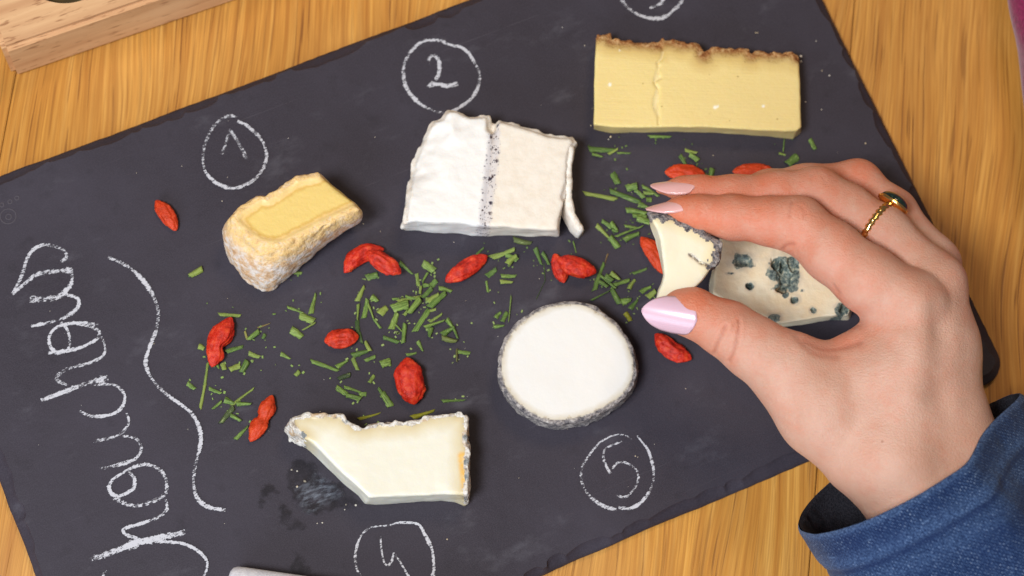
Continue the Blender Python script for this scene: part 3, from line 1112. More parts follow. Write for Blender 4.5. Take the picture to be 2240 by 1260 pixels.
Z5c = zoomer(1040, 620, 3.705)
t5 = [(740, 118), (900, 138), (985, 165), (1065, 242), (1200, 332), (1265, 440), (1308, 560), (1335, 690), (1322, 780), (1280, 870), (1210, 950), (1080, 1040), (930, 1090), (830, 1130), (700, 1150), (590, 1150), (500, 1125), (420, 1070), (310, 985), (225, 900), (190, 840), (168, 740), (168, 620), (188, 480), (242, 382), (332, 292), (430, 222), (560, 157), (650, 132)]
b5 = [(745, 190), (890, 210), (970, 240), (1050, 300), (1180, 390), (1260, 490), (1310, 600), (1340, 720), (1325, 800), (1300, 870), (1235, 955), (1110, 1085), (975, 1155), (835, 1165), (705, 1185), (615, 1202), (515, 1175), (435, 1132), (325, 1045), (235, 965), (200, 880), (178, 790), (185, 680), (205, 560), (260, 460), (350, 370), (440, 300), (570, 235), (660, 205)]
C5 = [(*Z5c(*a), *Z5c(*b), 1) for a, b in zip(t5, b5)]
cheese("round_goat_cheese", "round white goat cheese disc with grey ash rind above chalk number 5", C5, ZS + 0.011, ZS, (mt_c5(), mt_c5(True)), sub=3, closed_smooth=True, h=0.00045, rindw=0.0015,
       rough=0.00008, rough_rind=0.00045, rfreq=480, k=0.0006, topfn=lambda X, Y, d: 0.00012 * fbm(np.stack([X, Y, 0 * X], -1), 90, 2, 51) - 0.0003 * (1 - sstep(0.0003, 0.0012, d)))


def mt_blue(rind=False):
    m = NT("blue_cheese_edge" if rind else "blue_cheese_paste")
    n = m.noise(500, 4, 0.6)
    col = m.ramp(m.noise(120, 3), [(0.35, srgb(252, 228, 188)), (0.65, srgb(254, 238, 206))])
    vv = m.math('ADD', m.attr("vein"), m.math('MULTIPLY', m.math('SUBTRACT', n, 0.5), 0.5))
    vc = m.ramp(m.noise(900, 4, 0.7), [(0.30, srgb(44, 52, 54)), (0.45, srgb(100, 114, 110)), (0.56, srgb(138, 148, 136)), (0.68, srgb(204, 200, 172))])
    col = m.mix(m.rng(m.math('ADD', m.attr("halo"), m.math('MULTIPLY', m.math('SUBTRACT', n, 0.5), 0.6)), 0.2, 1.0, 0.0, 0.35), col, srgb(166, 170, 160))
    col = m.mix(m.rng(vv, 0.3, 0.7), col, vc)
    return m.bsdf(col, 0.5, 0.35, m.bump(n, 0.25, 0.0010), 0.25, (1, .85, .6), 0.003)


Zb = zoomer(1540, 500, 5.25)
tzb = ZS + 0.0115
CB = pr(Zb, (195, 60, 175, 190, 0), (560, 20, 560, 120, 0), (1000, 30, 1000, 130, 0), (1500, 220, 1500, 320, 0), (1800, 560, 1800, 640, 0), (1660, 975, 1660, 1045, 0), (1480, 1000, 1480, 1050, 0), (1350, 1010, 1370, 1065, 0),
        (1100, 1060, 1100, 1105, 0), (850, 1085, 860, 1135, 0), (600, 1000, 600, 1060, 0), (300, 880, 280, 950, 0), (105, 740, 50, 800, 0), (130, 480, 75, 540, 0))
veins = [(445, 370, 120, 95, 0.3), (920, 480, 170, 200, 0.2), (1010, 620, 60, 120, 0.3), (535, 660, 52, 52, 0.7), (1050, 815, 58, 55, 0.5), (940, 760, 35, 32, 0.3), (1250, 935, 38, 42, 0.4), (800, 1030, 80, 60, 0.3), (1590, 930, 80, 80, 0.8), (1130, 715, 18, 16, 0.3), (1540, 1030, 60, 30, 0.1), (300, 515, 45, 14, 0.0), (800, 560, 55, 60, 0.4)]
holes = [(820, 410, 52, 80, 0.0045), (895, 700, 58, 50, 0.0090), (515, 665, 36, 42, 0.0045), (1025, 825, 34, 38, 0.0035), (920, 560, 90, 130, 0.0022), (1610, 930, 50, 66, 0.006), (1010, 400, 56, 110, 0.0020), (440, 385, 100, 66, 0.0010), (900, 430, 30, 60, 0.004), (1240, 930, 22, 26, 0.002)]


def ell(x, y, e):
    c = P(*Zb(e[0], e[1]), tzb)
    s = sc(*Zb(e[0], e[1]), tzb) / 5.25
    return np.hypot((x - c[0]) / (e[2] * s), (y - c[1]) / (e[3] * s))


def blue_top(X, Y, d):
    pts = np.stack([X, Y, 0 * X], -1)
    o = 0.00018 * fbm(pts, 90, 2, 61)
    nz = 0.35 * fbm(pts, 900, 2, 62)
    for e in holes:
        o = o - e[4] * sstep(1.15, 0.45, ell(X, Y, e) + nz)
    return o


def blue_mask(V, N, d):
    v = np.zeros(len(V))
    for e in veins:
        v = np.maximum(v, sstep(1.25, 0.7, ell(V[:, 0], V[:, 1], e) + 0.45 * fbm(V, 420, 3, 63)))
    hl = np.zeros(len(V))
    for e in veins:
        hl = np.maximum(hl, sstep(2.0, 0.8, ell(V[:, 0], V[:, 1], e) + 0.3 * fbm(V, 400, 2, 64)))
    return {"vein": v, "halo": hl}


cheese("blue_cheese_wedge", "cream blue cheese with blue-grey mould pockets lying under the hand", CB, tzb, ZS, (mt_blue(), mt_blue(True)), sub=4, h=0.00045, rindw=-1,
       rough=0.0003, rough_rind=0, k=0.0007, topfn=blue_top, maskfn=blue_mask)

# the piece held between thumb and fingers
Zh = zoomer(1380, 340, 3.5)
ztp, zbp = 0.0540, 0.0455


def mt_held(rind=False):
    m = NT("held_piece_crust" if rind else "held_piece_paste")
    n = m.noise(750, 4, 0.7)
    if rind:
        col = m.ramp(n, [(0.3, srgb(58, 56, 60)), (0.45, srgb(112, 110, 114)), (0.6, srgb(170, 162, 156)), (0.78, srgb(214, 206, 196))])
        return m.bsdf(col, 0.8, 0.2, m.bump(n, 0.9, 0.0014))
    d = m.attr("dr")
    col = m.ramp(m.math('MULTIPLY', d, 130), [(0.1, srgb(226, 206, 160)), (0.35, srgb(234, 221, 182)), (0.7, srgb(240, 233, 208))])
    col = m.mix(m.math('MULTIPLY', m.attr("fleck"), m.rng(n, 0.35, 0.55)), col, srgb(116, 98, 84))
    return m.bsdf(col, 0.36, 0.45, m.bump(m.noise(260, 3), 0.15, 0.0008), 0.35, (1, .85, .55), 0.003)


CHd = pr(Zh, (118, 430, 135, 470, 1), (180, 440, 190, 480, 1), (300, 450, 300, 490, 1), (400, 490, 400, 530, 1), (520, 550, 520, 590, 1), (640, 610, 640, 650, 1), (690, 670, 680, 700, 1), (684, 760, 670, 780, 1), (650, 850, 630, 870, 0),
         (600, 885, 590, 905, 0), (545, 955, 540, 970, 0), (480, 1015, 480, 1030, 0), (440, 1085, 440, 1100, 0), (300, 1120, 300, 1130, 0), (185, 1110, 190, 1125, 0), (210, 1035, 205, 1040, 0), (240, 970, 232, 980, 0), (255, 915, 243, 920, 0),
         (250, 850, 230, 850, 0), (240, 740, 205, 740, 0), (228, 640, 180, 640, 0), (200, 560, 150, 560, 0))
flk = [P(*Zh(455, 755), ztp)[:2], P(*Zh(540, 820), ztp)[:2], P(*Zh(645, 860), ztp)[:2]]
held = cheese("held_cheese_piece", "bitten ivory cheese piece with grey crust pinched between thumb and fingers", CHd, ztp, zbp, (mt_held(), mt_held(True)), sub=2, h=0.0004, rindw=0.0022,
              rough=0.0002, rough_rind=0.0012, rfreq=480, k=0.0010,
              topfn=lambda X, Y, d: -0.0005 * np.exp(-(line_dist(X, Y, flk) / 0.0004) ** 2) + 0.0003 * fbm(np.stack([X, Y, 0 * X], -1), 80, 2, 71),
              maskfn=lambda V, N, d: {"fleck": sstep(0.0009, 0.0002, line_dist(V[:, 0], V[:, 1], flk))})
held["label"] = "ivory cheese piece with grey crust pinched between thumb and fingers"

# ------------------------------------------------------------------ hand
def mat_skin():
    m = NT("skin")
    big = m.noise(70, 3, 0.55)
    mid = m.noise(330, 4, 0.6)
    fine = m.noise(2400, 3, 0.6)
    vd, _ = m.voro(1500)
    red = m.attr("red")
    col = m.ramp(big, [(0.3, srgb(202, 154, 132)), (0.7, srgb(212, 170, 150))])
    rf = m.math('ADD', m.math('MULTIPLY', red, 0.85), m.math('MULTIPLY', m.math('SUBTRACT', m.noise(150, 5, 0.65), 0.5), 1.15), clamp=True)
    col = m.mix(rf, col, srgb(214, 120, 86))
    col = m.mix(m.rng(mid, 0.52, 0.72, 0, 0.2), col, srgb(212, 176, 154))
    col = m.mix(m.math('MULTIPLY', m.attr("crease"), 0.4), col, srgb(160, 80, 60))
    vd2, vc2 = m.voro(120)
    s2 = m.n('ShaderNodeSeparateColor')
    m.set(s2.inputs[0], vc2)
    mole = m.math('MULTIPLY', m.rng(vd2, 0.03, 0.06, 1.0, 0.0), m.math('GREATER_THAN', s2.outputs[0], 0.86))
    col = m.mix(m.math('MULTIPLY', mole, 0.5), col, srgb(150, 90, 66))
    h = m.math('ADD', m.math('MULTIPLY', vd, 0.6), fine)
    lines = m.noise(1, 3, 0.6, m.map((700, 2400, 1200), rot=(0, 0, 0.5)))
    h2 = m.bump(m.math('ADD', h, m.math('MULTIPLY', lines, 0.9)), 0.34, 0.0006)
    return m.bsdf(col, m.rng(mid, 0.3, 0.7, 0.42, 0.55), 0.4, h2, 0.22, (1.0, 0.38, 0.2), 0.0025)


def mat_nail(name, c):
    m = NT(name)
    return m.bsdf(c, 0.30, 0.5, None, 0.15, (1, .6, .5), 0.001, coat=0.25)


chains = {
    "thumb": [(1452, 682, 5.05, 25), (1480, 680, 5.1, 39), (1515, 683, 5.15, 50), (1590, 720, 5.2, 59), (1650, 762, 5.2, 66), (1722, 806, 5.2, 74), (1790, 890, 5.15, 80)],
    "index": [(1442, 461, 5.0, 12), (1490, 460, 5.1, 27), (1530, 466, 5.2, 36), (1600, 475, 5.35, 46), (1690, 485, 5.6, 51), (1745, 491, 5.8, 58), (1820, 551, 6.0, 63), (1900, 613, 6.2, 70), (1990, 668, 6.25, 70)],
    "middle": [(1445, 412, 4.5, 12), (1490, 413, 4.55, 22), (1530, 418, 4.6, 31), (1600, 427, 4.7, 41), (1700, 424, 4.75, 46), (1785, 425, 4.8, 56), (1850, 460, 5.0, 55), (1930, 510, 5.3, 57), (2048, 620, 5.6, 62)],
    "ring": [(1600, 428, 3.6, 28), (1680, 415, 3.6, 40), (1760, 408, 3.6, 45), (1876, 399, 3.6, 47), (1952, 466, 4.0, 50), (2040, 575, 4.5, 55)],
    "little": [(1700, 440, 2.3, 30), (1780, 440, 2.3, 36), (1880, 450, 2.4, 40), (1950, 500, 3.0, 42), (2020, 580, 3.6, 48)],
}
palm = [[(1740, 830, 5.2, 72), (1805, 905, 5.1, 84), (1885, 990, 5.0, 92)],
        [(1990, 668, 6.15, 68), (1985, 800, 5.8, 82), (1965, 1000, 5.4, 95)],
        [(2048, 622, 5.6, 60), (2060, 760, 5.4, 72), (2070, 960, 5.1, 92)],
        [(2040, 575, 4.5, 55), (2040, 760, 4.5, 65), (2060, 960, 4.6, 80)],
        [(2020, 580, 3.6, 48), (2000, 780, 3.8, 62), (2010, 980, 4.2, 80)],
        [(1815, 815, 5.0, 56), (1915, 750, 5.45, 52)],
        [(1860, 850, 5.1, 80), (1940, 850, 5.3, 90), (1960, 930, 5.2, 95)],
        [(1955, 1015, 5.15, 102), (2100, 1270, 5.1, 132)],
        [(2068, 960, 5.0, 95), (2205, 1210, 5.0, 125)]]


def w3(p):
    x, y, z, r = p
    return P(x, y, z / 100), r * sc(x, y, z / 100)


HH = 0.00055
allp = [w3(p) for c in list(chains.values()) + palm for p in c]
hlo = np.min([p - r for p, r in allp], 0) - 0.004
hhi = np.max([p + r for p, r in allp], 0) + 0.004
hn = np.ceil((hhi - hlo) / HH).astype(int) + 1
gx = [hlo[i] + HH * np.arange(hn[i]) for i in range(3)]


def chain_field(chs, k):
    F = np.full(tuple(hn), 0.05, np.float32)
    for ch in chs:
        q = [w3(p) for p in ch]
        for (a, ra), (b, rb) in zip(q[:-1], q[1:]):
            m_ = 0.012
            l = np.minimum(a - ra, b - rb) - m_
            u = np.maximum(a + ra, b + rb) + m_
            i0 = np.clip(((l - hlo) / HH).astype(int), 0, hn - 1)
            i1 = np.clip(((u - hlo) / HH).astype(int) + 1, 1, hn)
            sl = tuple(slice(i0[i], i1[i]) for i in range(3))
            X = gx[0][sl[0]][:, None, None]
            Y = gx[1][sl[1]][None, :, None]
            Zz = gx[2][sl[2]][None, None, :]
            d = b - a
            t = np.clip(((X - a[0]) * d[0] + (Y - a[1]) * d[1] + (Zz - a[2]) * d[2]) / (d @ d), 0, 1)
            D = np.sqrt((X - a[0] - t * d[0]) ** 2 + (Y - a[1] - t * d[1]) ** 2 + (Zz - a[2] - t * d[2]) ** 2) - (ra + (rb - ra) * t)
            F[sl] = smin(F[sl], D.astype(np.float32), k)
    return F


Fp = chain_field(palm, 0.007)
tot = None
for nm, ch in chains.items():
    f = chain_field([ch], 0.0035)
    f = smin(Fp, f, 0.007 if nm == "thumb" else 0.0042)
    tot = f if tot is None else smin(tot, f, 0.0004)
hV, hQ = nets(tot, hlo, HH)
del Fp
hN = vnormals(hV, hQ)
# relax the surface a little
for it in range(2):
    acc = np.zeros_like(hV)
    cnt = np.zeros(len(hV))
    for k in range(4):
        np.add.at(acc, hQ[:, k], hV[hQ].mean(1))
        np.add.at(cnt, hQ[:, k], 1)
    hV = hV * 0.4 + 0.6 * acc / cnt[:, None]
hN = vnormals(hV, hQ)


def to_px(V):
    Xc = (V - CL) @ CR.T
    return Xc[:, 0] / Xc[:, 2] * FPX + 1120, Xc[:, 1] / Xc[:, 2] * FPX + 630


hpx, hpy = to_px(hV)
facing = ((CL - hV) * hN).sum(1) / np.linalg.norm(CL - hV, axis=1)
crease_lines = [  # traced folds on the skin: (points, width px, depth mm)
    ([(1616, 700), (1616, 720), (1611, 745), (1603, 770), (1594, 790)], 3.0, 0.35),
    ([(1588, 712), (1578, 735), (1568, 755), (1562, 772)], 3.0, 0.35),
    ([(1607, 706), (1604, 722)], 2.5, 0.2),
    ([(1733, 440), (1728, 455), (1727, 472)], 3.0, 0.22),
    ([(1752, 452), (1760, 462), (1762, 476)], 3.0, 0.10),
    ([(1712, 545), (1722, 537), (1735, 535)], 3.0, 0.3),
    ([(1778, 380), (1774, 392), (1776, 404)], 2.5, 0.10),
    ([(1795, 382), (1802, 392), (1806, 402)], 2.5, 0.10),
    ([(1762, 745), (1800, 762), (1840, 760), (1880, 748)], 7.0, 0.3),
    ([(1740, 735), (1765, 760), (1790, 775), (1830, 780)], 7.0, 0.22),
    ([(1822, 622), (1835, 640)], 3.0, 0.2),
]
cre = np.zeros(len(hV))
disp = np.zeros(len(hV))
for pts, w, dm in crease_lines:
    d = line_dist(hpx, hpy, catmull(np.array(pts, float), 5))
    g = np.exp(-(d / w) ** 2) * (facing > 0.15)
    cre = np.maximum(cre, g * dm / 0.4)
    disp -= g * dm * 0.001
    disp += 0.4 * np.exp(-((d - 3 * w) / (1.6 * w)) ** 2) * (facing > 0.15) * dm * 0.001
# soft tendon ridges and knuckle dimples on the back of the hand
for A, B, amp, w in (((2016, 660), (2000, 860), 0.0006, 30), ((2080, 650), (2088, 880), 0.0005, 24), ((1880, 700), (1960, 760), -0.0004, 22)):
    d = line_dist(hpx, hpy, [np.array(A, float), np.array(B, float)])
    disp += amp * np.exp(-(d / w) ** 2) * (facing > 0.2)
d = line_dist(hpx, hpy, [np.array((2045, 680.)), np.array((2048, 860.))])
disp -= 0.0005 * np.exp(-(d / 26) ** 2) * (facing > 0.2)
disp += 0.00018 * fbm(hV, 130, 2, 81)
hV = hV + hN * disp[:, None]
red = np.zeros(len(hV))
for x, y, z, r, a in ((1450, 460, 5.0, 120, 0.8), (1450, 412, 4.5, 120, 0.75), (1500, 680, 5.1, 110, 0.75), (1745, 490, 5.8, 70, 0.35), (1790, 420, 4.8, 70, 0.4), (1880, 395, 3.6, 90, 0.6),
                      (1990, 660, 6.2, 80, 0.3), (2050, 615, 5.6, 70, 0.35), (1820, 760, 5.2, 90, 0.45), (1600, 720, 5.2, 70, 0.35), (1650, 480, 5.0, 110, 0.45), (1950, 460, 4.0, 80, 0.5)):
    c, rr = w3((x, y, z, r))
    red = np.maximum(red, a * np.exp(-(np.linalg.norm(hV - c, axis=1) / rr) ** 2))
red = np.maximum(red, 0.0) + 0.42 * sstep(2080, 1820, hpx) * sstep(800, 640, hpy + 0.35 * (1800 - hpx).clip(0)) + 0.22 * sstep(1780, 1580, hpx)
red = np.clip(red, 0, 1)
hbase = P(2000, 1000, 0.0)
hbase[2] = 0.05
person = thing("person", tuple(hbase), "right hand with lilac nails reaching in from a blue denim sleeve, pinching cheese", "person")
hand = link("hand", quadmesh("hand", hV - hbase, hQ, {"red": red, "crease": cre}), mat_skin(), person)
person["label"] = "hand with pale pink nails reaching in from a blue denim sleeve to pinch cheese"

TOCAM = CL - P(1600, 600, 0.05)
TOCAM /= np.linalg.norm(TOCAM)
UPI = np.array([0.0, 1.0, 0.0])


def nail(cut, tip, n, hw, mat, label, arch=1.0, curl=0.0):
    cut, tip = P(*cut[:2], cut[2] / 100), P(*tip[:2], tip[2] / 100)
    ax = tip - cut
    L = np.linalg.norm(ax)
    ax /= L
    n = np.array(n, float)
    n = n - ax * (n @ ax)
    n /= np.linalg.norm(n)
    side = np.cross(n, ax)
    us = np.linspace(0, 1, 26)
    prof = np.interp(us, [0, .03, .1, .2, .4, .6, .78, .9, .97, 1], [.30, .62, .86, .97, 1, .9, .66, .40, .18, .05])
    V, F = [], []
    vs = np.linspace(-1, 1, 15)
    for u, w in zip(us, prof):
        for v in vs:
            ph = v * w * arch
            # cuticle edge curves back in the middle
            du = (1 - v * v) * 0.07 * (1 - u) ** 2 * -L
            p = cut + ax * (u * L + du) + side * (hw * math.sin(ph) / math.sin(arch)) + n * (hw / math.sin(arch) * (math.cos(ph) - 1) + curl * L * (4 * u * (1 - u)))
            V.append(p)
    for i in range(25):
        for j in range(14):
            F.append((i * 15 + j, i * 15 + j + 1, (i + 1) * 15 + j + 1, (i + 1) * 15 + j))
    o = link("fingernail", pymesh("fingernail", np.array(V) - hbase, F), mat, person)
    md = o.modifiers.new("thick", 'SOLIDIFY')
    md.thickness = 0.0007
    md.offset = 0
    o["label"] = label
    return o


NL = mat_nail("lilac_nail", srgb(220, 184, 200))
NP = mat_nail("pink_nail", srgb(232, 180, 176))
nail((1517, 699, 5.79), (1404, 678, 5.40), TOCAM * 0.92 - UPI * 0.12, 0.0052, NL, "pointed glossy lilac thumbnail", 1.05, 0.02)
nail((1511, 437, 5.40), (1413, 458, 5.10), UPI * 0.86 + TOCAM * 0.50, 0.0036, NP, "pointed pale pink nail of the lower fingertip", 1.1, 0.03)
nail((1519, 400, 4.92), (1423, 407, 4.60), UPI * 0.80 + TOCAM * 0.60, 0.0037, NP, "pointed pale pink nail of the upper fingertip", 1.1, 0.03)


# ------------------------------------------------------------------ sleeve
def mat_denim(inner=False):
    m = NT("denim_inside" if inner else "denim")
    uv = m.uv()
    w1 = m.n('ShaderNodeTexWave', wave_type='BANDS', bands_direction='DIAGONAL')
    m.set(w1.inputs['Vector'], uv)
    w1.inputs['Scale'].default_value = 480
    w1.inputs['Distortion'].default_value = 1.2
    w1.inputs['Detail'].default_value = 2
    w2 = m.n('ShaderNodeTexWave', wave_type='BANDS', bands_direction='X')
    m.set(w2.inputs['Vector'], uv)
    w2.inputs['Scale'].default_value = 420
    w2.inputs['Distortion'].default_value = 0.8
    n1 = m.noise(1900, 3, 0.7)
    n2 = m.noise(90, 4, 0.6)
    n3 = m.noise(1, 3, 0.65, m.map((160, 900, 1), vec=uv))
    f = m.math('ADD', m.math('MULTIPLY', w1.outputs['Fac'], 0.16), m.math('ADD', m.math('MULTIPLY', n1, 0.85), m.math('MULTIPLY', w2.outputs['Fac'], 0.15)))
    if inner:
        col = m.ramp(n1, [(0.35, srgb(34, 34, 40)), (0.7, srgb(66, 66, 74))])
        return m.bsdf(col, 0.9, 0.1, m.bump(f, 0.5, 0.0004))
    col = m.ramp(f, [(0.40, srgb(14, 32, 70)), (0.58, srgb(28, 48, 84)), (0.74, srgb(58, 82, 122)), (0.92, srgb(172, 188, 208))])
    col = m.mix(m.rng(n2, 0.42, 0.7, 0, 0.55), col, srgb(18, 38, 80))
    col = m.mix(m.rng(n3, 0.62, 0.78, 0, 0.45), col, srgb(120, 150, 192))
    wear = m.attr("wear")
    col = m.mix(m.math('MULTIPLY', wear, m.rng(n1, 0.35, 0.65, 0.05, 0.7)), col, srgb(96, 126, 172))
    col = m.mix(m.attr("seam"), col, srgb(20, 38, 78))
    return m.bsdf(col, 0.85, 0.15, m.bump(f, 0.6, 0.0005), sheen=0.1)


SC_ = P(1993, 1012, 0.046)
su = np.array([0.84, 0.54, 0.0])
su /= np.linalg.norm(su)
sv = np.array([0.135, -0.235, 0.95])
sv /= np.linalg.norm(sv)
sa = np.array([0.53, -0.845, -0.02])
sa /= np.linalg.norm(sa)
SR = 0.0365


def sleeve_mesh(inner):
    nu, nl = 180, 150
    ln = 0.15
    V, F, UV, wear, seam = [], [], [], [], []
    for i in range(nl):
        s = ln * (i / (nl - 1)) ** 1.5
        for j in range(nu):
            a = 2 * math.pi * j / nu
            ca, sa_ = math.cos(a), math.sin(a)
            r = SR * (1 + 1.1 * s)
            # slightly boxy opening, drooping at the left
            rr = r * (1 + 0.05 * math.cos(2 * a) + 0.025 * math.sin(3 * a + 0.6))
            hem = 0.0
            if s < 0.0125:
                hem = 0.0009
            d_seam = abs(s - 0.0118)
            hem -= 0.0009 * math.exp(-(d_seam / 0.0011) ** 2)
            wr = 0.0010 * math.sin(5 * a + 40 * s) * min(1, s / 0.02) + 0.0013 * math.sin(3 * a - 60 * s) * min(1, s / 0.03)
            thick = -0.0016 if inner else 0.0
            rim = 0.0
            if s < 0.0014:
                q = 1 - s / 0.0014
                rim = -0.0008 * q * q * (0 if inner else 1) + (0.0008 * q * q if inner else 0)
            R = rr + (hem + wr) * (0.6 if inner else 1) + thick + rim
            wq = float(sstep(0.0, 0.85, ca))
            p = SC_ + (su * ca + (sv * (1 - wq) + TOCAM * wq) * sa_ * (1 - 0.15 * wq)) * R + sa * s - np.array([0, 0, 1]) * 0.004 * s / 0.15
            V.append(p)
            UV.append((a * SR, s))
            wear.append(max(0, 1 - s / 0.0022) + 0.55 * math.exp(-((s - 0.0092) / 0.0025) ** 2) + 0.35 * math.exp(-((s - 0.016) / 0.003) ** 2))
            seam.append(0.75 * math.exp(-(d_seam / 0.0008) ** 2))
    for i in range(nl - 1):
        for j in range(nu):
            k = (j + 1) % nu
            f = (i * nu + j, i * nu + k, (i + 1) * nu + k, (i + 1) * nu + j)
            F.append(f if inner else f[::-1])
    V = np.array(V)
    V[:, 2] = np.maximum(V[:, 2], 0.0015)
    V += 0.0003 * np.stack([fbm(V, 260, 2, 91)] * 3, 1) * 0.6
    me = pymesh("sleeve", V - hbase, F, attrs={"wear": np.clip(wear, 0, 1), "seam": seam})
    uvl = me.uv_layers.new(name="UVMap")
    vi = np.zeros(len(me.loops), np.int32)
    me.loops.foreach_get("vertex_index", vi)
    uvl.data.foreach_set("uv", np.array(UV, np.float32)[vi].ravel())
    return me


sl = link("sleeve", sleeve_mesh(False), mat_denim(), person)
sl["label"] = "blue denim sleeve with a stitched hem"
o = link("sleeve_lining", sleeve_mesh(True), mat_denim(True), sl)

# ------------------------------------------------------------------ ring
def mat_gold():
    m = NT("gold")
    return m.bsdf(srgb(250, 204, 128), 0.2, 0.5, m.bump(m.noise(1500, 2), 0.15, 0.0003), metal=1.0)


def mat_stone():
    m = NT("dark_green_stone")
    n = m.noise(1400, 3, 0.7)
    col = m.ramp(n, [(0.4, srgb(10, 22, 18)), (0.65, srgb(26, 56, 46)), (0.8, srgb(120, 150, 120))])
    return m.bsdf(col, 0.08, 0.6, coat=1.0)


ra, _ = w3((1850, 460, 5.0, 1))
rb, rrad = w3((1930, 510, 5.3, 57))
rax = rb - ra
rax /= np.linalg.norm(rax)
rc = ra + (rb - ra) * 0.80
rdir = np.array([0.55, 0.72, 0.12])
rdir -= rax * (rdir @ rax)
rdir /= np.linalg.norm(rdir)
rot2 = np.cross(rax, rdir)
ring = thing("finger_ring", tuple(rc), "gold twisted ring with a dark green oval stone worn on the finger", "ring")
GM = mat_gold()
RR = rrad * 1.0 + 0.0004
V, F = [], []
nu, nv = 96, 10
for i in range(nu):
    a = 2 * math.pi * i / nu
    cdir = rdir * math.cos(a) + rot2 * math.sin(a)
    tw = 0.0003 * math.sin(a * 28)
    for j in range(nv):
        b = 2 * math.pi * j / nv
        q = 0.0010 * (1 + 0.28 * math.cos(2 * (b + a * 14)))
        V.append(cdir * (RR + q * 0.8 * math.cos(b)) + rax * (q * 1.05 * math.sin(b)))
for i in range(nu):
    for j in range(nv):
        F.append((i * nv + j, ((i + 1) % nu) * nv + j, ((i + 1) % nu) * nv + (j + 1) % nv, i * nv + (j + 1) % nv))
link("band", pymesh("band", V, F), GM, ring)


def dome(name, a_len, b_len, h0, h1, mat, flat=False, bot=0.0):
    V, F = [], []
    n, r = 40, 10
    ctr_ = rdir * (RR + 0.0008)
    for k in range(r + 1):
        f = k / r
        rho = math.sin(f * math.pi / 2)
        z = h0 + (h1 - h0) * math.cos(f * math.pi / 2) ** (0.8 if not flat else 0.3)
        for i in range(n):
            a = 2 * math.pi * i / n
            V.append(ctr_ + rax * (a_len * rho * math.cos(a)) + rot2 * (b_len * rho * math.sin(a)) + rdir * z)
    for k in range(r):
        for i in range(n):
            F.append((k * n + i, (k + 1) * n + i, (k + 1) * n + (i + 1) % n, k * n + (i + 1) % n))
    F.append(tuple(r * n + i for i in range(n)))
    return link(name, pymesh(name, V, F), mat, ring)


dome("stone", 0.0047, 0.0036, 0.0004, 0.0034, mat_stone())
V, F = [], []
n = 48
for k, (rho, z) in enumerate(((0.45, -0.0010), (0.85, -0.0005), (1.0, 0.0000), (1.03, 0.0006), (0.99, 0.0008), (0.93, 0.0005))):
    for i in range(n):
        a = 2 * math.pi * i / n
        V.append(rdir * (RR + 0.0008 + z) + rax * (0.0050 * rho * math.cos(a)) + rot2 * (0.0038 * rho * math.sin(a)))
for k in range(5):
    for i in range(n):
        F.append((k * n + i, (k + 1) * n + i, (k + 1) * n + (i + 1) % n, k * n + (i + 1) % n))
F.append(tuple(range(n)))
link("setting", pymesh("setting", V, F), GM, ring)


# ------------------------------------------------------------------ goji berries
def mat_goji():
    m = NT("dried_goji")
    r = m.objrand()
    n = m.noise(420, 4, 0.6)
    n2 = m.noise(1500, 3, 0.6)
    col = m.ramp(n, [(0.3, srgb(148, 20, 12)), (0.5, srgb(204, 44, 24)), (0.72, srgb(228, 84, 40))])
    col = m.mix(m.rng(r, 0.3, 1.0, 0.0, 0.6), col, srgb(206, 76, 26))
    col = m.mix(m.rng(n2, 0.6, 0.75, 0, 0.3), col, srgb(240, 130, 90))
    return m.bsdf(col, 0.5, 0.35, m.bump(m.math('ADD', n, m.math('MULTIPLY', n2, 0.5)), 0.5, 0.0009), 0.2, (1, .25, .1), 0.0015)


GJ = mat_goji()


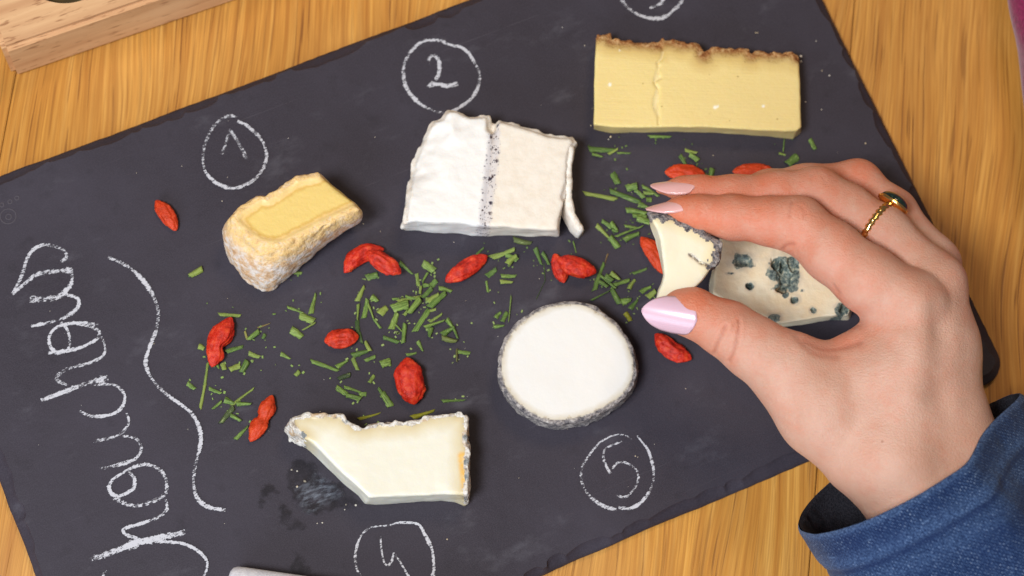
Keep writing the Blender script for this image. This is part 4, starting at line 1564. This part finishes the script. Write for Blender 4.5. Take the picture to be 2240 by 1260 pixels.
def berry(a, b, wpx, label, bend=0.0, seed=0, lift=0.0, bite=0.0, lobes=0.0, flat=0.62, taper=0.75):
    A, B = P(*a, ZS), P(*b, ZS)
    mid = (A + B) / 2
    L = np.linalg.norm(B - A)
    ax = (B - A) / L
    side = np.array([-ax[1], ax[0], 0])
    hw = wpx * 0.5 * sc(*a, ZS)
    nu, nv = 52, 40
    U = np.linspace(0, 1, nu)
    V = []
    for i, u in enumerate(U):
        e = max(0.0, 1 - abs(2 * u - 1) ** 2.4) ** taper
        e *= 1 - lobes * math.exp(-((u - 0.48) / 0.1) ** 2)
        for j in range(nv):
            t = 2 * math.pi * j / nv
            V.append([u - 0.5, math.cos(t) * e, math.sin(t) * e])
    V = np.array(V)
    q = np.column_stack([V[:, 0] * 1.2 + seed * 3.1, V[:, 1] * 1.6, V[:, 2] * 1.6])
    wr = 1 + 0.17 * fbm(q, 2.2, 2, seed) - 0.20 * np.abs(vnoise(np.column_stack([V[:, 0] * 1.1, V[:, 1] * 4.5 + seed, V[:, 2] * 4.5]), 2.0, seed + 9)) - 0.14 * np.abs(vnoise(np.column_stack([V[:, 0] * 0.9, V[:, 1] * 1.7 + seed, V[:, 2] * 1.7]), 2.9, seed + 5)) + 0.10
    V[:, 1] *= wr
    V[:, 2] *= wr
    if bite:
        g = bite * np.exp(-((V[:, 0] - 0.1) / 0.12) ** 2) * sstep(0.1, 0.9, V[:, 1])
        V[:, 1] -= g
    x = V[:, 0] * L
    y = V[:, 1] * hw + bend * L * (1 - (2 * V[:, 0]) ** 2) - bend * L * 0.5
    z = V[:, 2] * hw * flat
    z = z - z.min() + lift + 0.00012 * fbm(V, 6, 2, seed)
    W = np.outer(x, ax) + np.outer(y, side) + np.outer(z, [0, 0, 1])
    F = []
    for i in range(nu - 1):
        for j in range(nv):
            k = (j + 1) % nv
            F.append((i * nv + j, (i + 1) * nv + j, (i + 1) * nv + k, i * nv + k))
    F.append(tuple(range(nv)))
    F.append(tuple((nu - 1) * nv + j for j in range(nv))[::-1])
    o = link("goji_berry", pymesh("goji_berry", W, F), GJ, loc=(mid[0], mid[1], ZS))
    tag(o, label, "berry", "dried goji berries scattered on the slate")
    return o


berry((342, 440), (388, 507), 32, "red goji berry lying alone left of the yellow cheese wedge", 0.03, 1)
berry((748, 594), (836, 541), 40, "curved red goji berry under another, between cheese 1 and cheese 2", 0.16, 2)
berry((801, 560), (877, 608), 38, "pinkish red goji berry lying across a curved one", 0.0, 3, 0.0032)
berry((973, 620), (1066, 562), 38, "plump red goji berry just below the front edge of the goat cheese block", 0.0, 4)
berry((1212, 557), (1233, 622), 30, "small red goji berry tucked under a longer one above the round cheese", 0.0, 5)
berry((1216, 576), (1301, 606), 42, "orange-red goji berry on top of a small one above the round cheese", -0.05, 6, 0.0022)
berry((1402, 520), (1456, 602), 36, "goji berry half hidden behind the held cheese piece", 0.05, 7)
berry((1428, 737), (1509, 793), 42, "orange goji berry below the lilac thumbnail", -0.08, 8)
berry((505, 696), (462, 806), 46, "large goji berry with a bitten-looking edge near the wavy chalk line", -0.04, 9, bite=0.5)
berry((709, 749), (785, 738), 42, "short red goji berry between the chive heaps in the middle", 0.03, 10)
berry((889, 786), (906, 890), 60, "widest red goji berry above the mouldy soft cheese", 0.0, 11)
berry((598, 867), (549, 970), 38, "pinched red goji berry left of the mouldy soft cheese", 0.03, 12, lobes=0.35)
berry((1452, 379), (1545, 390), 38, "orange goji berry partly hidden behind the upper fingertip", 0.02, 13)
berry((1600, 378), (1690, 374), 30, "slim orange goji berry partly hidden behind the bent fingers", 0.02, 14)


# ------------------------------------------------------------------ chives
def mat_chive(name, lo, hi):
    m = NT(name)
    r = m.objrand()
    off = m.n('ShaderNodeCombineXYZ')
    m.set(off.inputs[0], m.math('MULTIPLY', r, 31.0))
    m.set(off.inputs[1], m.math('MULTIPLY', r, 17.0))
    vv = m.n('ShaderNodeVectorMath', operation='ADD')
    m.set(vv.inputs[0], m.obj())
    m.set(vv.inputs[1], off.outputs[0])
    n = m.noise(1, 3, 0.6, m.map((1.5, 9, 4), vec=vv.outputs[0]))
    n2 = m.noise(3.0, 4, 0.65, vv.outputs[0])
    col = m.ramp(n, [(0.32, lo), (0.66, hi)])
    col = m.mix(m.rng(r, 0.0, 0.5, 0.6, 0.0), col, srgb(70, 100, 48))
    col = m.mix(m.rng(r, 0.6, 1.0, 0.0, 0.5), col, srgb(164, 172, 84))
    col = m.mix(m.rng(n2, 0.55, 0.7, 0, 0.6), col, srgb(170, 186, 116))
    return m.bsdf(col, 0.5, 0.4, m.bump(n, 0.5, 0.0006))


CM = {"g": mat_chive("chive_green", srgb(52, 80, 30), srgb(140, 172, 82)), "d": mat_chive("chive_dark", srgb(38, 50, 30), srgb(74, 92, 56)),
      "y": mat_chive("chive_yellow", srgb(110, 112, 20), srgb(160, 156, 40)), "b": mat_chive("chive_brown", srgb(96, 72, 44), srgb(150, 124, 84))}


def chive_mesh(seed, kind):
    rr = random.Random(seed)
    nl, nc = 9, 5
    curl = rr.choice([-0.2, -0.06, 0, 0.05, 0.1, 0.18]) * rr.uniform(0.5, 1.2)
    arc = rr.uniform(0.25, 0.9)
    V, F = [], []
    t0, t1 = rr.choice([(1, 1), (1, 0.7), (0.75, 1), (1, 0.45), (0.9, 0.8)])
    for i in range(nl):
        u = i / (nl - 1)
        w = (t0 + (t1 - t0) * u) * (1 + rr.uniform(-0.14, 0.14))
        for side in (0, 1):
            for j in range(nc):
                v = (j / (nc - 1) * 2 - 1)
                sk = 0.12 * v * ((1 if u > 0.5 else -1) * abs(2 * u - 1) ** 3) * rr.uniform(0.3, 1.6)
                z = arc * (1 - v * v) * 0.5 + (0.16 if side == 0 else 0) + 0.12 * math.sin(3 * u + seed)
                V.append((u - 0.5 + sk * 0.5, v * 0.5 * w + curl * math.sin(math.pi * u), z))
    S = 2 * nc
    for i in range(nl - 1):
        for j in range(nc - 1):
            a, b = i * S + j, (i + 1) * S + j
            F.append((a, b, b + 1, a + 1))
            a, b = i * S + nc + j, (i + 1) * S + nc + j
            F.append((a, a + 1, b + 1, b))
        for j in (0, nc - 1):
            a, b = i * S + j, (i + 1) * S + j
            F.append((a, a + nc, b + nc, b) if j == 0 else (a, b, b + nc, a + nc))
    for i in (0, nl - 1):
        for j in range(nc - 1):
            a = i * S + j
            F.append((a, a + 1, a + nc + 1, a + nc) if i == 0 else (a, a + nc, a + nc + 1, a + 1))
    return pymesh("chive_piece", V, F)


CMESH = {k: [chive_mesh(s * 7 + ord(k), k) for s in range(9)] for k in "gdyb"}
for k in CMESH:
    for me in CMESH[k]:
        me.materials.append(CM[k])
Zc3, Zc4, Zc1 = zoomer(400, 540, 2.739), zoomer(1040, 280, 2.864), zoomer(1360, 300, 2.5205)
CHV = [(Zc3, [
    (42, 175, 115, 135, 35), (665, 158, 712, 158, 18), (1100, 185, 1165, 170, 35), (1300, 95, 1375, 165, 22), (1440, 100, 1505, 145, 40), (1400, 165, 1410, 235, 18), (1465, 160, 1435, 215, 14),
    (1438, 232, 1478, 232, 28), (1485, 238, 1518, 203, 30), (1535, 250, 1608, 268, 26), (1435, 305, 1490, 250, 28), (1425, 240, 1420, 285, 14), (1045, 325, 1085, 240, 30), (1130, 300, 1168, 330, 40),
    (1085, 425, 1105, 320, 28), (1110, 350, 1140, 430, 14), (1138, 425, 1185, 488, 14), (1180, 405, 1222, 365, 42), (1050, 350, 1045, 440, 16), (1045, 440, 1055, 530, 26, 'd'), (1058, 515, 1075, 580, 18, 'd'),
    (1255, 315, 1295, 312, 14), (1290, 325, 1420, 300, 16), (1335, 300, 1400, 318, 16), (1258, 378, 1348, 350, 48), (1352, 405, 1418, 322, 34), (1468, 335, 1530, 290, 38), (1478, 365, 1572, 283, 34),
    (1325, 410, 1345, 385, 20), (1248, 492, 1282, 402, 36), (1272, 468, 1312, 512, 10), (1320, 578, 1330, 468, 24), (1392, 505, 1472, 383, 26), (1470, 385, 1515, 375, 18), (1480, 450, 1550, 405, 16),
    (1450, 488, 1562, 450, 20), (1582, 435, 1622, 492, 28), (1555, 530, 1622, 488, 34), (1620, 490, 1645, 552, 14), (1485, 490, 1475, 545, 32), (1552, 552, 1638, 572, 30, 'd'), (1203, 545, 1292, 572, 24),
    (1408, 568, 1436, 625, 24), (1340, 647, 1397, 638, 16), (1648, 630, 1718, 640, 24), (1640, 618, 1640, 692, 12, 'b'), (220, 405, 342, 415, 18), (450, 485, 522, 460, 10, 'b'), (372, 508, 386, 558, 14, 'b'),
    (392, 558, 455, 512, 28), (478, 552, 492, 525, 20), (628, 363, 717, 397, 16), (768, 400, 796, 288, 28), (702, 412, 783, 448, 38), (718, 502, 792, 460, 10), (650, 500, 712, 542, 42), (538, 403, 556, 403, 10),
    (95, 598, 128, 612, 32), (262, 630, 358, 600, 24), (396, 638, 458, 662, 26), (588, 642, 642, 672, 24), (238, 698, 250, 738, 26), (203, 698, 216, 732, 20), (283, 738, 342, 712, 34), (350, 752, 386, 688, 34),
    (150, 700, 130, 832, 16), (132, 828, 105, 965, 18), (28, 818, 72, 852, 26), (158, 848, 228, 878, 20), (178, 972, 232, 928, 16), (252, 918, 304, 942, 38), (298, 948, 422, 852, 16), (325, 945, 408, 945, 26),
    (228, 1055, 304, 965, 30, 'd'), (288, 1013, 348, 1046, 20), (316, 1152, 388, 1080, 24), (772, 688, 928, 742, 22), (922, 722, 988, 683, 28), (1016, 652, 1114, 624, 34), (1093, 572, 1122, 628, 22),
    (1093, 682, 1152, 660, 20), (1018, 668, 1048, 738, 24), (1188, 708, 1244, 692, 40), (672, 772, 698, 748, 26), (932, 792, 1002, 768, 28, 'd'), (1118, 815, 1146, 772, 22), (922, 842, 978, 884, 28),
    (968, 842, 1062, 872, 18), (978, 893, 1062, 916, 24), (1058, 886, 1098, 884, 22), (1172, 846, 1202, 890, 20), (1194, 883, 1244, 956, 34), (1556, 925, 1688, 920, 18), (1056, 1032, 1178, 998, 18, 'y'),
    (1376, 1022, 1502, 983, 28, 'y'), (1758, 52, 1802, 8, 14)]),
    (Zc4, [
        (713, 132, 862, 142, 34), (730, 168, 795, 188, 20), (832, 168, 888, 138, 16), (888, 158, 968, 160, 12), (860, 285, 892, 352, 36), (686, 412, 874, 448, 22), (846, 398, 1020, 462, 34), (945, 382, 1008, 370, 40),
        (998, 393, 1052, 442, 22), (1048, 368, 1145, 428, 20), (1052, 410, 1112, 415, 22), (1070, 452, 1103, 450, 32), (1022, 478, 1078, 502, 40), (945, 520, 1064, 542, 30), (985, 555, 1068, 562, 28), (1010, 573, 1090, 602, 36),
        (935, 615, 1012, 627, 16), (880, 684, 1042, 622, 13), (930, 708, 1020, 668, 34), (760, 612, 838, 692, 28), (792, 588, 852, 632, 22), (846, 598, 884, 645, 32), (842, 688, 894, 750, 40), (855, 640, 890, 655, 18),
        (612, 712, 630, 782, 10), (240, 700, 348, 722, 36, 'd'), (375, 757, 412, 855, 28), (418, 788, 458, 860, 22), (430, 850, 435, 960, 5, 'd'), (435, 960, 382, 1072, 4, 'd'), (78, 806, 172, 780, 8), (108, 818, 240, 768, 24),
        (190, 800, 260, 832, 26), (200, 862, 254, 812, 36), (72, 928, 128, 888, 32), (162, 928, 250, 930, 24), (156, 968, 230, 972, 26), (68, 962, 78, 1028, 15), (828, 792, 812, 848, 10, 'b'), (748, 1015, 804, 855, 26),
        (782, 930, 874, 1008, 18), (812, 932, 852, 968, 30), (846, 915, 898, 962, 32), (870, 988, 960, 958, 24), (772, 972, 824, 1002, 24), (962, 1010, 998, 955, 26), (986, 912, 1070, 884, 18), (852, 1005, 904, 1102, 32),
        (726, 1083, 844, 1022, 11), (916, 1092, 974, 1078, 46), (970, 1135, 1014, 1082, 30), (1036, 1032, 1098, 998, 28), (1076, 1064, 1124, 1028, 36), (938, 1160, 970, 1210, 32, 'y'), (128, 1192, 158, 1158, 26), (168, 1214, 198, 1158, 28),
        (208, 1210, 222, 1062, 6), (116, 1246, 178, 1240, 24)]),
    (Zc1, [(350, 72, 412, 88, 18), (322, 102, 362, 172, 24), (372, 102, 418, 134, 24), (388, 182, 432, 186, 14), (486, 222, 498, 178, 28), (1038, 12, 1064, 68, 22), (896, 12, 890, 82, 7), (866, 92, 902, 100, 14), (915, 152, 968, 108, 44)]),
    (zoomer(1260, 40, 4.148), [(665, 1075, 855, 1078, 24), (655, 1030, 700, 1010, 8)])]
ANCH = [(430, 596, "lying alone left of the yellow cheese wedge's nose"), (650, 598, "peeking out under the yellow cheese wedge"), (500, 690, "above the large goji berry by the wavy line"), (560, 735, "right of the large goji berry by the wavy line"),
        (680, 690, "in the small group below the yellow cheese wedge"), (520, 790, "in the row under the large goji berry"), (445, 850, "in the strand hanging below the large goji berry"), (510, 890, "in the heap beside the pinched goji berry"),
        (640, 790, "on its own between the two lower chive heaps"), (750, 795, "in the row under the short goji berry"), (760, 860, "in the curled group above the soft cheese"), (840, 860, "leading down toward the mouldy soft cheese"),
        (800, 690, "upright beside the short goji berry"), (880, 670, "in the big heap in the middle"), (950, 640, "in the big heap below the plump goji berry"), (970, 720, "at the lower right end of the big heap"),
        (1010, 775, "left of the round cheese"), (990, 876, "right above the soft cheese's corner"), (860, 905, "in the shade behind the soft cheese"), (930, 590, "between the crossed and the plump goji berries"),
        (1100, 570, "right of the plump goji berry"), (1100, 700, "touching the upper left of the round cheese"), (1180, 560, "left of the two stacked goji berries"), (1145, 530, "tucked under the front of the goat cheese block"),
        (1310, 330, "between the goat cheese block and the hard cheese"), (1345, 390, "alone above the heap near the fingertips"), (1310, 430, "reaching left from the heap near the fingertips"), (1395, 440, "in the heap left of the fingertips"),
        (1400, 490, "in the heap left of the held cheese"), (1335, 510, "in the clump above the stacked goji berries"), (1340, 615, "in the clump right of the stacked goji berries"), (1390, 650, "between the round cheese and the thumb"),
        (1500, 345, "above the berry at the upper fingertip"), (1730, 340, "below the right end of the hard cheese"), (1440, 298, "along the front edge of the hard cheese"), (1775, 315, "off the right corner of the hard cheese")]
placed = []
for zf, rows in CHV:
    for row in rows:
        x1, y1, x2, y2, w = row[:5]
        kd = row[5] if len(row) > 5 else 'g'
        a, b = zf(x1, y1), zf(x2, y2)
        s = zf(1, 0)[0] - zf(0, 0)[0]
        wpx = w * s
        A, B = P(*a, ZS), P(*b, ZS)
        mid = (A + B) / 2
        L = np.linalg.norm(B - A)
        ang = math.atan2(B[1] - A[1], B[0] - A[0])
        wm = wpx * sc(*a, ZS)
        mx, my = (a[0] + b[0]) / 2, (a[1] + b[1]) / 2
        lay = sum(1 for q in placed if math.hypot(q[0] - mx, q[1] - my) < (q[2] + L / sc(*a, ZS)) * 0.36)
        me = random.choice(CMESH[kd])
        o = link("chive_piece", me, loc=(mid[0], mid[1], ZS + 0.0001 + 0.0007 * min(lay, 4)))
        o.scale = (L * 1.06, wm * 1.14, min(wm, 0.0035) * random.uniform(0.55, 0.9) + 0.0003)
        o.rotation_euler = (random.uniform(-0.12, 0.12), -random.uniform(0, 0.06) * (1 if lay else 0.3), ang)
        placed.append((mx, my, L / sc(*a, ZS)))
        ph = min(ANCH, key=lambda q: math.hypot(q[0] - mx, q[1] - my))[2]
        asp = L / wm
        adj = {'d': "dark dried", 'y': "yellowish", 'b': "brown dry"}.get(kd) or ("thin green" if asp > 5 else "long green" if asp > 3 else "green" if asp > 1.6 else "squarish green")
        lb = f"{adj} chive snippet {ph}"
        tag(o, lb, "chive", "chive snippets scattered on the slate")
# tiny herb scraps, too small to pick apart
bm = bmesh.new()
rr = random.Random(21)
for (x, y, l) in placed:
    for _ in range(rr.choice([0, 1, 2, 3])):
        w = P(x + rr.gauss(0, 16), y + rr.gauss(0, 16), ZS)
        L_ = rr.uniform(0.0003, 0.0009)
        res = bmesh.ops.create_cube(bm, size=1)
        R_ = Matrix.Translation((w[0], w[1], ZS + 0.0002)) @ Matrix.Rotation(rr.uniform(0, 6.28), 4, 'Z') @ Matrix.Diagonal((L_, L_ * rr.uniform(0.3, 0.8), 0.00025, 1))
        bmesh.ops.transform(bm, matrix=R_, verts=res['verts'])
me = bpy.data.meshes.new("herb_scraps")
bm.to_mesh(me)
bm.free()
tag(link("herb_scraps", me, CM['g']), "tiny green herb scraps dusted between the chive snippets", "herbs", kind="stuff")
# same-looking neighbours in one heap share a label and so a group
seen = {}
for o in bpy.data.objects:
    if o.name.startswith("chive_piece"):
        seen.setdefault(o["label"], []).append(o)
for lb, os_ in seen.items():
    if len(os_) > 1:
        os_.sort(key=lambda q: q.location.x)
        for k, o in enumerate(os_):
            o["group"] = lb
            wd = "leftmost" if k == 0 else "rightmost" if k == len(os_) - 1 else ["", "second", "third", "fourth", "fifth", "sixth"][k] + " from left"
            o["label"] = lb + ", " + wd

# ------------------------------------------------------------------ wooden holder, cloth, chalk stick, crumbs
def mat_beech():
    m = NT("beech_wood")
    g = m.noise(1, 3, 0.55, m.map((14, 190, 190)))
    fl = m.noise(1, 2, 0.5, m.map((160, 1100, 700)))
    big = m.noise(30, 2, 0.5)
    col = m.ramp(g, [(0.3, srgb(196, 146, 104)), (0.6, srgb(222, 178, 132)), (0.8, srgb(232, 194, 150))])
    col = m.mix(m.rng(fl, 0.58, 0.70, 0, 0.7), col, srgb(146, 94, 60))
    col = m.mix(m.rng(big, 0.5, 0.75, 0, 0.3), col, srgb(236, 200, 158))
    return m.bsdf(col, 0.5, 0.35, m.bump(fl, 0.2, 0.0004))


zt = 0.0225
A = P(5, 113, zt)
B = P(335, 0, zt)
e1 = (B - A)[:2]
e1 /= np.linalg.norm(e1)
LX, LY = 0.17, 0.085
wang = math.atan2(e1[1], e1[0])
bm = bmesh.new()
bmesh.ops.create_cube(bm, size=1)
for v in bm.verts:
    v.co = Vector(((v.co.x + 0.5) * LX, (v.co.y + 0.5) * LY, (v.co.z + 0.5) * zt))
bmesh.ops.bevel(bm, geom=bm.edges[:], offset=0.0016, segments=4, affect='EDGES')
me = bpy.data.meshes.new("block_body")
bm.to_mesh(me)
bm.free()
hold = thing("wooden_holder", (A[0], A[1], 0), "pale beech wood block with a round hole at the upper left corner", "wooden block")
hold.rotation_euler = (0, 0, wang)
blk = link("block_body", me, mat_beech(), hold)
hc = P(143, -92, zt)
loc2 = Matrix.Rotation(-wang, 4, 'Z') @ Vector((hc[0] - A[0], hc[1] - A[1], 0))
bm = bmesh.new()
bmesh.ops.create_cone(bm, cap_ends=True, segments=72, radius1=0.0152, radius2=0.0152, depth=0.04)
cm = bpy.data.meshes.new("cutter")
bm.to_mesh(cm)
bm.free()
cut = link("cutter", cm, parent=hold, loc=(loc2.x, loc2.y, 0.0225))
md = blk.modifiers.new("hole", 'BOOLEAN')
md.object = cut
md.operation = 'DIFFERENCE'
md.solver = 'EXACT'
bpy.context.view_layer.update()
dg = bpy.context.evaluated_depsgraph_get()
nme = bpy.data.meshes.new_from_object(blk.evaluated_get(dg))
blk.modifiers.clear()
blk.data = nme
bpy.data.objects.remove(cut)
for p in nme.polygons:
    p.use_smooth = False
m = NT("dark_recess")  # olive of the added plug, painted dark for the shade inside the hole
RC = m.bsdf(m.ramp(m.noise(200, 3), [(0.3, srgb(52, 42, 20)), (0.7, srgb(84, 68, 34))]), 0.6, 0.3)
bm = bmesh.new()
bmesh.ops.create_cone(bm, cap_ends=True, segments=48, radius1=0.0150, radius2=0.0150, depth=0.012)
me = bpy.data.meshes.new("recess_shade_plug")
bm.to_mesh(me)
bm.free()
link("recess_shade_plug", me, RC, hold, (loc2.x, loc2.y, 0.0090))["label"] = "added olive plug, coloured dark for the shade inside the round hole"


def mat_cloth():
    m = NT("magenta_cloth")
    n = m.noise(900, 3, 0.6)
    col = m.ramp(n, [(0.3, srgb(116, 18, 66)), (0.7, srgb(156, 34, 92))])
    return m.bsdf(col, 0.9, 0.1, m.bump(n, 0.5, 0.0006), sheen=0.3)


path = catmull(np.array([P(x, y, 0.02) for x, y in ((2390, -420), (2393, -200), (2398, 0), (2418, 150), (2440, 300), (2490, 460), (2560, 620))]), 14)
V, F = [], []
nv = 48
tt = np.gradient(path, axis=0)
for i, (p, t) in enumerate(zip(path, tt)):
    t = t / np.linalg.norm(t)
    sd = np.cross(t, [0, 0, 1])
    for j in range(nv):
        a = 2 * math.pi * j / nv
        r = 0.0265 * (1 + 0.05 * math.sin(3 * a + i * 0.10) + 0.035 * math.sin(5 * a - i * 0.17))
        q = p + sd * r * math.cos(a) + np.array([0, 0, 1]) * r * math.sin(a) * 0.9
        q[2] = max(q[2], 0.0008)
        V.append(q)
for i in range(len(path) - 1):
    for j in range(nv):
        k = (j + 1) % nv
        F.append((i * nv + j, i * nv + k, (i + 1) * nv + k, (i + 1) * nv + j))
F.append(tuple(range(nv))[::-1])
F.append(tuple((len(path) - 1) * nv + j for j in range(nv)))
cb = np.array([path[20][0], path[20][1], 0])
o = link("magenta_cloth", pymesh("magenta_cloth", np.array(V) - cb, F), mat_cloth(), loc=tuple(cb))
tag(o, "blurred magenta cloth at the upper right edge of the table", "cloth")

# chalk stick on the slate at the bottom edge
m = NT("chalk_stick")
CS = m.bsdf(m.ramp(m.noise(700, 3), [(0.3, srgb(216, 216, 226)), (0.7, srgb(240, 240, 246))]), 0.85, 0.15, m.bump(m.noise(1500, 3), 0.3, 0.0004))
rad = 0.0062
A, B = P(497, 1282, ZS + rad), P(1060, 1366, ZS + rad)
ax = (B - A) / np.linalg.norm(B - A)
L = np.linalg.norm(B - A)
sd = np.cross(ax, [0, 0, 1])
V, F = [], []
prof = [(0.0, 0.45), (0.0003, 0.74), (0.0010, 0.90), (0.0022, 0.98), (0.0040, 1.0), (L - 0.002, 1.06), (L - 0.0005, 0.95), (L, 0.7)]
nv = 36
for s, r in prof:
    for j in range(nv):
        a = 2 * math.pi * j / nv
        V.append(ax * s + sd * (rad * r * math.cos(a)) + np.array([0, 0, 1]) * (rad * r * math.sin(a)))
for i in range(len(prof) - 1):
    for j in range(nv):
        k = (j + 1) % nv
        F.append((i * nv + j, i * nv + k, (i + 1) * nv + k, (i + 1) * nv + j))
F.append(tuple(range(nv))[::-1])
F.append(tuple((len(prof) - 1) * nv + j for j in range(nv)))
o = link("chalk_stick", pymesh("chalk_stick", V, F), CS, loc=tuple(A))
tag(o, "white rounded chalk stick at the bottom edge beside chalk number 4", "chalk")

# crumbs
m = NT("crumb")
CRM = m.bsdf(m.ramp(m.noise(300, 2), [(0.4, srgb(226, 206, 168)), (0.6, srgb(246, 240, 228))]), 0.6, 0.3)
bm = bmesh.new()
spots = [(638, 1028, 2.6), (650, 1031, 2), (667, 1053, 4), (650, 1065, 3), (705, 1144, 2), (694, 1145, 1.6), (757, 1104, 2), (778, 1105, 3), (754, 1115, 1.6), (1279, 100, 1.5), (1336, 300, 3), (1751, 124, 3.4), (1752, 135, 2.5), (1798, 155, 1.6), (1814, 166, 2),
         (1822, 71, 1.5), (1785, 90, 1.4), (1893, 314, 2), (1762, 223, 1.6), (1653, 72, 1.5), (1657, 72, 1.4), (1150, 405, 2), (1252, 397, 2), (1602, 115, 1.5), (486, 440, 1.5), (795, 490, 1.4), (1726, 963, 2.2), (1331, 305, 1.4), (1292, 275, 1.5),
         (1300, 240, 1.2), (1797, 240, 1.2), (978, 1180, 2), (1390, 998, 1.8), (1395, 1000, 1.4), (560, 620, 1), (700, 900, 1), (1500, 850, 1.2), (1180, 610, 1), (820, 300, 1), (560, 470, 1), (1230, 60, 1), (1560, 340, 1.2)]
rr = random.Random(3)
for _ in range(70):
    spots.append((rr.uniform(60, 1900), rr.uniform(60, 1150), rr.uniform(0.5, 1.0)))
for x, y, r in spots:
    p = to_slate(P(x, y, ZS))
    if abs(p.x) > SW / 2 - 0.006 or abs(p.y) > SH / 2 - 0.006:
        continue
    w = P(x, y, ZS)
    R = r * sc(x, y, ZS) * 0.9
    res = bmesh.ops.create_icosphere(bm, subdivisions=1, radius=R)
    for v in res['verts']:
        v.co *= rr.uniform(0.7, 1.3)
        v.co += Vector((w[0], w[1], ZS + R * 0.6))
me = bpy.data.meshes.new("cheese_crumbs")
bm.to_mesh(me)
bm.free()
o = link("cheese_crumbs", me, CRM)
tag(o, "tiny pale cheese crumbs scattered over the slate", "crumbs", kind="stuff")
